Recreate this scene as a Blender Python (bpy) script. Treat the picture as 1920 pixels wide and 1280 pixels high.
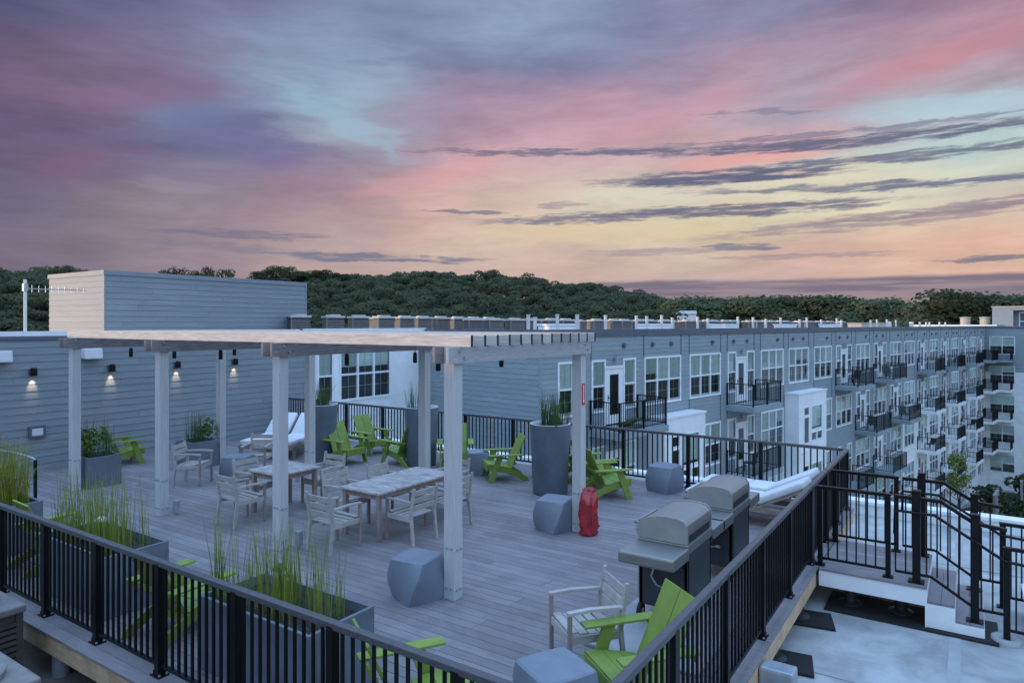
import bpy, bmesh, math, random
import numpy as np
from mathutils import Matrix, Vector
R = math.radians
rnd = random.Random(7)
for o in list(bpy.data.objects): bpy.data.objects.remove(o)
scene = bpy.context.scene
COL = scene.collection

# ------------------------------------------------------------------ camera
cam_d = bpy.data.cameras.new('camera'); cam = bpy.data.objects.new('camera', cam_d); COL.objects.link(cam)
cam.location = (0, 0, 3.3); cam.rotation_euler = (R(90), 0, R(33.80))
cam_d.sensor_width = 36; cam_d.lens = 24.0; cam_d.shift_y = -32/1920
cam_d.clip_start = 0.05; cam_d.clip_end = 9000
scene.camera = cam
scene.render.resolution_x = 1024; scene.render.resolution_y = 682
vs = scene.view_settings
vs.view_transform = 'Standard'; vs.look = 'None'; vs.exposure = 0.12; vs.gamma = 1.0; vs.use_curve_mapping = False
scene.render.engine = 'CYCLES'
scene.cycles.max_bounces = 6; scene.cycles.transparent_max_bounces = 12
scene.cycles.sample_clamp_indirect = 4.0

# ------------------------------------------------------------------ sun (low, warm, from behind left)
SUN_AZ, SUN_EL = 238.0, 1.3          # compass-like: direction towards the sun, 0 = +y, clockwise
sun_d = bpy.data.lights.new('sun', 'SUN'); sun = bpy.data.objects.new('sun', sun_d); COL.objects.link(sun)
sun_d.energy = 2.5; sun_d.angle = R(1.2); sun_d.color = (1.0, 0.70, 0.42)
sd = Vector((math.sin(R(SUN_AZ))*math.cos(R(SUN_EL)), math.cos(R(SUN_AZ))*math.cos(R(SUN_EL)), math.sin(R(SUN_EL))))
sun.rotation_euler = sd.to_track_quat('Z', 'Y').to_euler(); sun.location = (-30, -40, 30)

# ------------------------------------------------------------------ dusk sky
def s2l(c):
    return tuple(((v/255)/12.92 if v/255 <= 0.04045 else ((v/255+0.055)/1.055)**2.4) for v in c)
world = bpy.data.worlds.new('World'); scene.world = world; world.use_nodes = True
wt = world.node_tree; wt.nodes.clear()
def N(tree, typ, **kw):
    n = tree.nodes.new(typ)
    for k, v in kw.items(): setattr(n, k, v)
    return n
def setin(tree, sock, v):
    if isinstance(v, bpy.types.NodeSocket): tree.links.new(v, sock)
    elif v is not None: sock.default_value = v
def M(op, a, b=None, c=None, clamp=False):
    n = N(wt, 'ShaderNodeMath', operation=op, use_clamp=clamp)
    for i, v in enumerate((a, b, c)): setin(wt, n.inputs[i], v)
    return n.outputs[0]
def VM(op, a, b=None, c=None):
    n = N(wt, 'ShaderNodeVectorMath', operation=op)
    for i, v in enumerate((a, b, c)):
        if v is None: continue
        if isinstance(v, (int, float)): v = (v, v, v)
        setin(wt, n.inputs[i], v)
    return n.outputs['Value'] if op in ('DISTANCE', 'LENGTH', 'DOT_PRODUCT') else n.outputs[0]
def MIX(fac, a, b):
    n = N(wt, 'ShaderNodeMix', data_type='RGBA')
    setin(wt, n.inputs[0], fac); setin(wt, n.inputs[6], a); setin(wt, n.inputs[7], b)
    return n.outputs[2]
def XYZ(x, y, z=0.0):
    n = N(wt, 'ShaderNodeCombineXYZ')
    for i, v in enumerate((x, y, z)): setin(wt, n.inputs[i], v)
    return n.outputs[0]
def NOISE(vec, scale, detail=4, rough=0.55, col=False, dist=0.0):
    n = N(wt, 'ShaderNodeTexNoise'); n.inputs['Scale'].default_value = scale
    n.inputs['Detail'].default_value = detail; n.inputs['Roughness'].default_value = rough
    n.inputs['Distortion'].default_value = dist
    wt.links.new(vec, n.inputs['Vector'])
    return n.outputs['Color' if col else 'Fac']
def SS(x, a, b):
    n = N(wt, 'ShaderNodeMapRange', interpolation_type='SMOOTHSTEP')
    setin(wt, n.inputs[0], x); n.inputs[1].default_value = a; n.inputs[2].default_value = b
    return n.outputs[0]
def LIN(x, a, b):
    o = SS(x, a, b); o.node.interpolation_type = 'LINEAR'; return o
tc = N(wt, 'ShaderNodeTexCoord')
mp = N(wt, 'ShaderNodeMapping', vector_type='POINT'); mp.inputs['Rotation'].default_value = (0, 0, R(-33.8))
wt.links.new(tc.outputs['Generated'], mp.inputs['Vector'])
sp = N(wt, 'ShaderNodeSeparateXYZ'); wt.links.new(mp.outputs[0], sp.inputs[0])
AZ = M('MULTIPLY', M('ARCTAN2', sp.outputs[0], sp.outputs[1]), 180/math.pi)
EL = M('MULTIPLY', M('ARCSINE', sp.outputs[2], clamp=False), 180/math.pi)
P0 = XYZ(AZ, EL)
wc = XYZ(M('MULTIPLY', AZ, 0.5), M('MULTIPLY', EL, 1.3))
w1 = M('SUBTRACT', NOISE(wc, 0.13, 3, 0.55), 0.5); w2 = M('SUBTRACT', NOISE(VM('ADD', wc, (41, 17, 5)), 0.13, 4, 0.58), 0.5)
w3 = M('SUBTRACT', NOISE(XYZ(M('MULTIPLY', AZ, 0.4), M('MULTIPLY', EL, 1.4)), 0.42, 5, 0.55), 0.5)
PW = VM('ADD', P0, XYZ(M('ADD', M('MULTIPLY', w1, 6.5), M('MULTIPLY', w3, 6.0)), M('ADD', M('MULTIPLY', w2, 3.2), M('MULTIPLY', w3, 2.4))))
# (azimuth, elevation, sRGB) of the broad cloud colours
SKYC = [(-36.9,20.8,(65,75,120)),(-29,22.3,(85,90,135)),(-20.6,23.7,(105,105,150)),(-10.6,24,(105,125,165)),(-0.9,24.3,(120,145,185)),
(-36.3,17,(108,85,120)),(-32.3,19.2,(105,90,130)),(-26.2,20.3,(115,105,145)),(-17.4,21.7,(120,148,182)),
(-36,15.1,(112,82,122)),(-30.7,15.7,(127,100,135)),(-26.2,17.4,(132,100,140)),(-21.7,19.8,(120,130,165)),(-17.4,18.9,(125,160,190)),
(-14.9,17.6,(130,165,190)),(-11.9,15.3,(152,182,197)),(-23.6,17,(98,103,150)),(-26.2,15.4,(100,120,155)),(-29,13,(88,90,140)),(-19.8,15.2,(108,108,155)),
(-15.7,13.1,(122,103,145)),(-35.1,12.2,(80,78,120)),(-32,11.5,(128,88,120)),(-33.9,9.5,(98,90,125)),(-26.2,10.4,(130,125,150)),(-21.7,9.8,(135,115,140)),
(-14.9,10.2,(160,125,145)),(-11.5,14.1,(165,150,170)),(-8.9,16.3,(138,123,165)),(-3.6,12.2,(208,142,155)),(-4.9,16,(165,135,165)),(-0.9,15.6,(187,140,160)),
(-33.9,6.6,(120,115,130)),(-27.3,8.2,(150,130,140)),(-17.4,8.4,(180,145,150)),(-7.1,9.2,(203,160,150)),(-1.3,11.4,(207,182,165)),
(-35.1,5,(115,100,125)),(-27.3,5.5,(142,125,140)),(-15.7,6.8,(175,150,150)),(-2.7,7,(207,180,160)),(-27.3,4.5,(150,128,143)),(-12,4.6,(186,155,150)),(2,5,(200,165,155)),
(1.8,19.7,(108,113,160)),(1.8,23.2,(120,150,180)),(8.4,22.2,(116,123,165)),(19,22.8,(125,125,165)),(30,22,(105,100,140)),(35.7,20.4,(140,120,150)),
(12.8,18.8,(150,135,170)),(8.4,17.1,(188,138,163)),(19,17.9,(194,143,163)),(22.9,19,(165,140,170)),(30,20.7,(172,135,165)),(34.8,20.4,(203,138,153)),
(33.9,18.6,(180,112,138)),(30,17.9,(198,138,150)),(24.7,17.3,(168,150,175)),(33.3,15.6,(165,192,207)),(22.9,16.7,(155,162,187)),
(1.8,16.8,(182,140,165)),(6.3,15.9,(198,148,160)),(4,13.5,(202,165,170)),(14.9,13.1,(207,165,165)),(22.1,13,(219,148,148)),(30,12.9,(180,192,197)),(35.7,12.4,(175,207,207)),
(10.6,10.8,(207,202,182)),(22.9,10.1,(212,207,177)),(31.7,9.7,(207,212,187)),
(1.8,7.5,(217,190,155)),(14.9,7.2,(213,197,152)),(26.6,8.3,(217,207,167)),(10.6,5.2,(197,165,155)),(22.9,5.7,(207,160,145)),(33.3,6.6,(229,165,138)),(34.8,4.7,(219,170,140)),(26.6,4.3,(207,165,145)),(16,4,(192,160,155)),
(40.5,16,(165,135,155)),(40.5,9,(205,185,165)),(40.5,5,(205,165,148)),(-40.5,17,(88,80,122)),(-40.5,10,(95,86,122)),(-40.5,5,(112,100,125))]
def sky_rgb(az, el):
    A = [0., 0., 0.]; W = 1e-9
    for (a, e, c) in SKYC:
        w = math.exp(-(((az-a)*.62)**2+((el-e)*1.5)**2)/2.3**2); cl = s2l(c); W += w
        for i in range(3): A[i] += w*cl[i]
    return tuple(v/W for v in A)
spw = N(wt, 'ShaderNodeSeparateXYZ'); wt.links.new(PW, spw.inputs[0])
RAZ = M('MULTIPLY_ADD', spw.outputs[0], 1/84, .5)
ROWS_EL = [3.5+2.4*i for i in range(10)]
view = None
for r_i, e in enumerate(ROWS_EL):
    cr = N(wt, 'ShaderNodeValToRGB'); cr.color_ramp.interpolation = 'B_SPLINE'
    els = cr.color_ramp.elements; ns = 29
    for i in range(ns):
        pz = i/(ns-1); col = sky_rgb((pz-.5)*84, e)+(1,)
        if i == 0: els[0].position = 0; els[0].color = col
        elif i == ns-1: els[len(els)-1].position = 1; els[len(els)-1].color = col
        else: els.new(pz).color = col
    wt.links.new(RAZ, cr.inputs[0])
    view = cr.outputs[0] if view is None else MIX(LIN(spw.outputs[1], e-2.4, e), view, cr.outputs[0])
# the rest of the dome: dusty lavender low down, clear dusk blue overhead (physical sky mixed in)
nish = N(wt, 'ShaderNodeTexSky', sky_type='NISHITA', sun_disc=False)
nish.sun_elevation = R(SUN_EL); nish.sun_rotation = R(SUN_AZ); nish.altitude = 100
nsky = VM('SCALE', nish.outputs[0]); nsky.node.inputs['Scale'].default_value = 0.06
ramp = N(wt, 'ShaderNodeValToRGB'); wt.links.new(M('MULTIPLY', EL, 1/90), ramp.inputs[0])
rp = ramp.color_ramp
STOPS = [(0.0, (.34,.34,.42)), (0.12, (.42,.47,.62)), (0.28, (.64,.92,1.38)), (0.5, (.72,1.16,1.92)), (1.0, (.68,1.14,1.95))]
rp.elements[0].position = 0; rp.elements[0].color = STOPS[0][1]+(1,)
rp.elements[1].position = 1; rp.elements[1].color = STOPS[-1][1]+(1,)
for p_, c_ in STOPS[1:-1]:
    el_ = rp.elements.new(p_); el_.color = c_+(1,)
dome = VM('ADD', ramp.outputs[0], nsky)
base = view
# soft cloud texture
tex = NOISE(XYZ(M('MULTIPLY', AZ, 0.35), M('MULTIPLY', EL, 1.5)), 0.35, 4, 0.55, dist=0.5)
tex2 = NOISE(XYZ(M('MULTIPLY', AZ, 0.3), M('MULTIPLY', EL, 1.8)), 0.8, 3, 0.5)
fib = NOISE(XYZ(M('MULTIPLY', AZ, 0.5), M('MULTIPLY', M('ADD', EL, M('MULTIPLY', AZ, -0.08)), 2.6)), 1.6, 4, 0.6)
gain = M('ADD', M('MULTIPLY', M('SUBTRACT', fib, 0.5), 0.14), M('ADD', M('MULTIPLY', M('SUBTRACT', tex, 0.5), 0.50), M('MULTIPLY', M('SUBTRACT', tex2, 0.5), 0.16)))
hs_ = N(wt, 'ShaderNodeHueSaturation'); hs_.inputs['Saturation'].default_value = .78; wt.links.new(base, hs_.inputs['Color']); base = hs_.outputs[0]
base = VM('SCALE', base); wt.links.new(M('ADD', gain, .95), base.node.inputs['Scale'])
# thin dark cloud bars: az0, el0, az1, el1, half thickness, colour, opacity
BARS = [(-8,14.15,14,14.0,.30,(108,106,131),.85),(6,13.9,42,13.2,.45,(101,103,129),.95),(10,14.35,42,13.95,.28,(122,121,144),.75),
(6,11.6,27,11.6,.62,(99,103,127),1.0),(18,12.2,42,11.9,.45,(105,109,133),.9),(14,10.6,42,9.6,.34,(109,113,135),.85),(24,10.0,42,10.0,.28,(116,119,140),.75),
(-3,8.6,14,8.9,.45,(119,117,137),.9),(6,9.05,31,9.0,.52,(108,107,130),.95),(15,6.9,42,8.2,.5,(150,135,145),.75),(20,7.6,44,8.5,.42,(141,129,142),.75),
(-22,5.6,-2,5.25,.36,(109,113,135),.85),(-29,7.0,-15,7.0,.34,(115,111,132),.75),(-31,6.2,-18,5.9,.3,(122,119,136),.5),
(13.5,6.3,22.5,5.95,.32,(114,117,139),.9),(5,5.9,20,6.0,.3,(153,143,151),.65),(15,5.3,30,5.2,.22,(147,135,143),.65),(30,4.65,42,4.35,.2,(118,115,130),.85),
(-8,9.4,-1,9.2,.18,(120,117,137),.8),(14.5,16.6,25,15.9,.2,(124,123,147),.65),(2,9.8,7,9.9,.26,(154,138,149),.7),(-14,20.3,-2,21.6,.35,(115,127,156),.45)]
# soft broad streaks of lit cloud and open sky
SOFT = [(-19,18.6,-8.5,13.7,.95,(148,180,200),.55),(-29,15.0,-22,16.0,.8,(112,128,164),.5),(-29,10.4,-23.5,10.2,.6,(152,148,160),.32),(-34,15.0,-23,17.6,1.0,(136,104,140),.4),
(-34,11.3,-30,11.8,.7,(132,92,122),.3),(-12,10.8,-1,13.2,.9,(210,150,156),.4),(13,12.7,25,13.1,.55,(222,156,152),.5),(8,15.4,20,18.2,1.0,(202,150,165),.4),(24,16.6,38,19.4,.9,(196,132,148),.4),
(27,15.2,40,14.6,.8,(172,200,212),.6),(20,12.6,40,12.4,.4,(180,206,204),.5),(3,10.6,36,10.4,.8,(216,212,190),.5),(-26,15.0,-17,13.4,1.4,(96,100,148),.45),(-4,7.6,20,7.4,.8,(218,196,160),.5),(-2,9.8,8,12.0,.9,(210,184,172),.4)]
b1 = M('SUBTRACT', NOISE(XYZ(M('MULTIPLY', AZ, 0.3), M('MULTIPLY', EL, 1.7)), 0.95, 6, 0.64), 0.5)
PB = VM('ADD', P0, XYZ(M('MULTIPLY', w3, 8.0), M('MULTIPLY', b1, 1.25))); 
wisp = SS(NOISE(XYZ(M('MULTIPLY', AZ, 0.28), M('MULTIPLY', EL, 3.4)), 1.0, 5, 0.64), 0.28, 0.56)
sky_c = base
PB1 = VM('ADD', VM('MULTIPLY', PB, (1, 1, 0)), (0, 0, 1)); wterm = M('MULTIPLY', M('SUBTRACT', 1.0, wisp), 0.9)
PS1 = VM('ADD', VM('MULTIPLY', VM('ADD', P0, XYZ(M('MULTIPLY', w3, 9.0), M('MULTIPLY', w3, 3.4))), (1, 1, 0)), (0, 0, 1))
wm = M('MULTIPLY_ADD', wisp, 0.55, 0.45)
for soft, lst in ((True, SOFT), (False, BARS)):
    for (a0, e0, a1, e1, th, c, op) in lst:
        ca, ce, hl = (a0+a1)/2, (e0+e1)/2, abs(a1-a0)/2; sl = (e1-e0)/(a1-a0); P = PS1 if soft else PB1
        u = VM('DOT_PRODUCT', P, (1/hl, 0, -ca/hl)); v = VM('DOT_PRODUCT', P, (-sl/th, 1/th, (sl*ca-ce)/th))
        uu = M('MULTIPLY', u, u) if soft else M('MULTIPLY_ADD', u, u, wterm)
        m = SS(M('MULTIPLY_ADD', v, v, uu), 2.0 if soft else 1.4, -.1 if soft else .3); m.node.inputs[4].default_value = op
        sky_c = MIX(m if soft else M('MULTIPLY', m, wm), sky_c, s2l(c)+(1,))
# grey-violet cloud bank lying on the horizon to the right
bank_top = M('ADD', 3.45, M('MULTIPLY', M('SUBTRACT', NOISE(XYZ(M('MULTIPLY', AZ, 0.2), 0.0), 0.6, 3), 0.5), 0.7))
mb = M('MULTIPLY', M('MULTIPLY', SS(M('SUBTRACT', EL, bank_top), 0.22, -0.12), SS(AZ, 3, 9)), 0.92)
bank_c = MIX(SS(NOISE(XYZ(M('MULTIPLY', AZ, 0.15), M('MULTIPLY', EL, 2.5)), 0.8, 4), .4, .62), s2l((112,104,124))+(1,), s2l((146,132,140))+(1,))
sky_c = MIX(mb, sky_c, bank_c)
bg = N(wt, 'ShaderNodeBackground'); wt.links.new(sky_c, bg.inputs[0]); bg.inputs[1].default_value = 1.0
bg2 = N(wt, 'ShaderNodeBackground'); wt.links.new(dome, bg2.inputs[0]); bg2.inputs[1].default_value = 1.0
out_f = M('MAXIMUM', M('MAXIMUM', SS(M('ABSOLUTE', AZ), 38, 62), SS(EL, 25, 38)), SS(EL, -.5, -3))
mxs = N(wt, 'ShaderNodeMixShader'); wt.links.new(out_f, mxs.inputs[0]); wt.links.new(bg.outputs[0], mxs.inputs[1]); wt.links.new(bg2.outputs[0], mxs.inputs[2])
wo = N(wt, 'ShaderNodeOutputWorld'); wt.links.new(mxs.outputs[0], wo.inputs[0])
world.cycles.sampling_method = 'MANUAL'; world.cycles.sample_map_resolution = 512

# ------------------------------------------------------------------ helpers
class MB:
    def __init__(s): s.v = []; s.f = []
    def add(s, vs, fs):
        b = len(s.v); s.v += [tuple(p) for p in vs]; s.f += [tuple(i+b for i in f) for f in fs]; return s
    def box(s, x0, x1, y0, y1, z0, z1, m=None):
        vs = [Vector(p) for p in ((x0,y0,z0),(x1,y0,z0),(x1,y1,z0),(x0,y1,z0),(x0,y0,z1),(x1,y0,z1),(x1,y1,z1),(x0,y1,z1))]
        if m is not None: vs = [m @ p for p in vs]
        return s.add(vs, [(3,2,1,0),(4,5,6,7),(0,1,5,4),(1,2,6,5),(2,3,7,6),(3,0,4,7)])
    def sheet(s, x0, x1, y, z0, z1):
        return s.add([(x0,y,z0),(x1,y,z0),(x1,y,z1),(x0,y,z1)], [(0,1,2,3)])
    def beam(s, p, q, w, h, up=(0,0,1)):
        p = Vector(p); q = Vector(q); d = (q-p); L = d.length; d.normalize(); u = Vector(up)
        x = d.cross(u)
        if x.length < 1e-4: x = d.cross(Vector((1,0,0)))
        x.normalize(); z = x.cross(d).normalized()
        m = Matrix(((x.x,d.x,z.x,p.x),(x.y,d.y,z.y,p.y),(x.z,d.z,z.z,p.z),(0,0,0,1)))
        return s.box(-w/2, w/2, 0, L, -h/2, h/2, m)
    def cyl(s, p, q, r0, r1=None, n=10, cap=True):
        if r1 is None: r1 = r0
        return s.tube([p, q], [r0, r1], n, cap)
    def tube(s, pts, rs, n=8, cap=True):
        pts = [Vector(p) for p in pts]
        if isinstance(rs, (int, float)): rs = [rs]*len(pts)
        vs = []; k = len(pts); ref = None
        for i, p in enumerate(pts):
            d = (pts[min(i+1,k-1)]-pts[max(i-1,0)]).normalized()
            if ref is None: ref = Vector((1,0,0)) if abs(d.x) < .8 else Vector((0,1,0))
            x = (ref - d*ref.dot(d)).normalized(); y = d.cross(x); ref = x
            for j in range(n):
                a = 2*math.pi*j/n; vs.append(p + (x*math.cos(a)+y*math.sin(a))*rs[i])
        fs = [(i*n+j, i*n+(j+1)%n, (i+1)*n+(j+1)%n, (i+1)*n+j) for i in range(k-1) for j in range(n)]
        if cap: fs += [tuple(range(n-1,-1,-1)), tuple(range((k-1)*n, k*n))]
        return s.add(vs, fs)
    def lathe(s, prof, n=24, c=(0,0,0)):
        vs = []; k = len(prof)
        for r, z in prof:
            for j in range(n):
                a = 2*math.pi*j/n; vs.append((c[0]+r*math.cos(a), c[1]+r*math.sin(a), c[2]+z))
        return s.add(vs, [(i*n+j, i*n+(j+1)%n, (i+1)*n+(j+1)%n, (i+1)*n+j) for i in range(k-1) for j in range(n)])
    def prism(s, poly, x0, x1):          # polygon in (y, z), extruded along x
        n = len(poly)
        vs = [(x0,y,z) for y,z in poly]+[(x1,y,z) for y,z in poly]
        return s.add(vs, [tuple(range(n-1,-1,-1)), tuple(range(n,2*n))]+[(i,(i+1)%n,n+(i+1)%n,n+i) for i in range(n)])
    def mesh(s, name, mat=None, bevel=0, smooth=False, fix=True, m=None):
        me = bpy.data.meshes.new(name)
        me.from_pydata([tuple(m @ Vector(p)) for p in s.v] if m is not None else s.v, [], s.f)
        if fix or bevel:
            b = bmesh.new(); b.from_mesh(me)
            bmesh.ops.recalc_face_normals(b, faces=b.faces)
            if bevel: bmesh.ops.bevel(b, geom=b.edges[:], offset=bevel, segments=2, affect='EDGES', profile=.6)
            b.to_mesh(me); b.free()
        if smooth: me.polygons.foreach_set('use_smooth', [True]*len(me.polygons))
        if mat: me.materials.append(mat)
        me.update(); return me
WM = {}
def link(name, data, parent=None, mw=None):
    o = bpy.data.objects.new(name, data); COL.objects.link(o)
    mw = mw if mw is not None else Matrix.Identity(4)
    WM[o] = mw
    if parent is not None:
        o.parent = parent; o.matrix_basis = WM[parent].inverted() @ mw
    else: o.matrix_basis = mw
    return o
def tag(o, label, cat, group=None, kind=None):
    o['label'] = label; o['category'] = cat
    if group: o['group'] = group
    if kind: o['kind'] = kind
    return o
def at(x, y, z=0, rz=0): return Matrix.Translation((x,y,z)) @ Matrix.Rotation(rz, 4, 'Z')
def thing(name, label, cat, mw=None, group=None):
    return tag(link(name, None, None, mw), label, cat, group)
def structure(name, data, mw=None):
    o = link(name, data, None, mw); o['kind'] = 'structure'; return o
def dup(src, mw, label, group=None):
    r = src.copy(); COL.objects.link(r); r.matrix_basis = mw; WM[r] = mw
    r['label'] = label
    if group: r['group'] = group
    def rec(a, b):
        for ch in list(a.children):
            if ch.name not in COL.objects: continue
            c = ch.copy(); COL.objects.link(c); c.parent = b; c.matrix_basis = ch.matrix_basis
            rec(ch, c)
    rec(src, r); return r
def front(dx, dy): return math.atan2(-dx, dy)      # rotation that turns local +y towards (dx, dy)

def mat(name, col, rough=.6, metal=0., var=.12, scale=6., stretch=(1,1,1), bump=0., bscale=None, col2=None, obj_var=0., spec=.5, trans=0., coat=0., mixr=(.35,.68), stain=0., sscale=.7):
    m = bpy.data.materials.new(name); m.use_nodes = True; t = m.node_tree; b = t.nodes['Principled BSDF']
    b.inputs['Roughness'].default_value = rough; b.inputs['Metallic'].default_value = metal
    b.inputs['Specular IOR Level'].default_value = spec
    if coat: b.inputs['Coat Weight'].default_value = coat; b.inputs['Coat Roughness'].default_value = .12
    tcn = N(t, 'ShaderNodeTexCoord'); mpn = N(t, 'ShaderNodeMapping'); mpn.inputs['Scale'].default_value = stretch
    oi = N(t, 'ShaderNodeObjectInfo')
    add = N(t, 'ShaderNodeVectorMath', operation='MULTIPLY_ADD'); t.links.new(oi.outputs['Random'], add.inputs[0]); add.inputs[1].default_value = (37, 17, 23)
    t.links.new(tcn.outputs['Object'], add.inputs[2]); t.links.new(add.outputs[0], mpn.inputs['Vector'])
    nz = N(t, 'ShaderNodeTexNoise'); nz.inputs['Scale'].default_value = scale; nz.inputs['Detail'].default_value = 7; nz.inputs['Roughness'].default_value = .62
    t.links.new(mpn.outputs[0], nz.inputs['Vector'])
    mr = N(t, 'ShaderNodeMapRange'); t.links.new(nz.outputs['Fac'], mr.inputs[0]); mr.inputs[1].default_value, mr.inputs[2].default_value = mixr
    mx = N(t, 'ShaderNodeMix', data_type='RGBA'); t.links.new(mr.outputs[0], mx.inputs[0])
    c2 = col2 if col2 else tuple(min(1, c*(1+var)) for c in col); c1 = col if col2 else tuple(c*(1-var) for c in col)
    mx.inputs[6].default_value = tuple(c1)+(1,); mx.inputs[7].default_value = tuple(c2)+(1,)
    out = mx.outputs[2]
    if obj_var:
        hs = N(t, 'ShaderNodeHueSaturation'); mo = N(t, 'ShaderNodeMapRange'); t.links.new(oi.outputs['Random'], mo.inputs[0])
        mo.inputs[3].default_value = 1-obj_var; mo.inputs[4].default_value = 1+obj_var
        t.links.new(mo.outputs[0], hs.inputs['Value']); t.links.new(out, hs.inputs['Color']); out = hs.outputs[0]
    if stain:
        gp_ = N(t, 'ShaderNodeNewGeometry'); sn = N(t, 'ShaderNodeTexNoise'); sn.inputs['Scale'].default_value = sscale; sn.inputs['Detail'].default_value = 6; sn.inputs['Roughness'].default_value = .65; sn.inputs['Distortion'].default_value = .6
        t.links.new(gp_.outputs['Position'], sn.inputs['Vector'])
        sm = N(t, 'ShaderNodeMapRange'); t.links.new(sn.outputs['Fac'], sm.inputs[0]); sm.inputs[1].default_value = .38; sm.inputs[2].default_value = .62; sm.inputs[3].default_value = 1-stain; sm.inputs[4].default_value = 1+stain*.6
        hv_ = N(t, 'ShaderNodeHueSaturation'); t.links.new(sm.outputs[0], hv_.inputs['Value']); t.links.new(out, hv_.inputs['Color']); out = hv_.outputs[0]
    t.links.new(out, b.inputs['Base Color'])
    rr = N(t, 'ShaderNodeMapRange'); t.links.new(nz.outputs['Fac'], rr.inputs[0]); rr.inputs[3].default_value = max(0,rough-.1); rr.inputs[4].default_value = min(1,rough+.1)
    t.links.new(rr.outputs[0], b.inputs['Roughness'])
    if bump:
        nb = nz
        if bscale:
            nb = N(t, 'ShaderNodeTexNoise'); nb.inputs['Scale'].default_value = bscale; nb.inputs['Detail'].default_value = 4; t.links.new(mpn.outputs[0], nb.inputs['Vector'])
        bp = N(t, 'ShaderNodeBump'); bp.inputs['Strength'].default_value = bump; bp.inputs['Distance'].default_value = .01
        t.links.new(nb.outputs['Fac'], bp.inputs['Height']); t.links.new(bp.outputs[0], b.inputs['Normal'])
    if trans:
        tr = N(t, 'ShaderNodeBsdfTranslucent'); t.links.new(out, tr.inputs[0]); ms = N(t, 'ShaderNodeMixShader'); ms.inputs[0].default_value = trans
        t.links.new(b.outputs[0], ms.inputs[1]); t.links.new(tr.outputs[0], ms.inputs[2]); t.links.new(ms.outputs[0], t.nodes['Material Output'].inputs[0])
    return m
def glass_mat():
    m = bpy.data.materials.new('window_glass'); m.use_nodes = True; t = m.node_tree; t.nodes.clear()
    g = N(t, 'ShaderNodeBsdfGlossy'); g.inputs['Roughness'].default_value = .03; g.inputs['Color'].default_value = (.9,.95,1,1)
    tr = N(t, 'ShaderNodeBsdfTransparent'); tr.inputs[0].default_value = (.93,.98,.97,1)
    fr = N(t, 'ShaderNodeFresnel'); fr.inputs[0].default_value = 1.55
    ad = N(t, 'ShaderNodeMath', operation='MULTIPLY_ADD'); t.links.new(fr.outputs[0], ad.inputs[0]); ad.inputs[1].default_value = 1.3; ad.inputs[2].default_value = .02; ad.use_clamp = True
    ms = N(t, 'ShaderNodeMixShader'); t.links.new(ad.outputs[0], ms.inputs[0]); t.links.new(tr.outputs[0], ms.inputs[1]); t.links.new(g.outputs[0], ms.inputs[2])
    o = N(t, 'ShaderNodeOutputMaterial'); t.links.new(ms.outputs[0], o.inputs[0]); return m
def emit_mat(name, col, s):
    m = bpy.data.materials.new(name); m.use_nodes = True; b = m.node_tree.nodes['Principled BSDF']
    b.inputs['Base Color'].default_value = col+(1,); b.inputs['Emission Color'].default_value = col+(1,); b.inputs['Emission Strength'].default_value = s; return m
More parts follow.
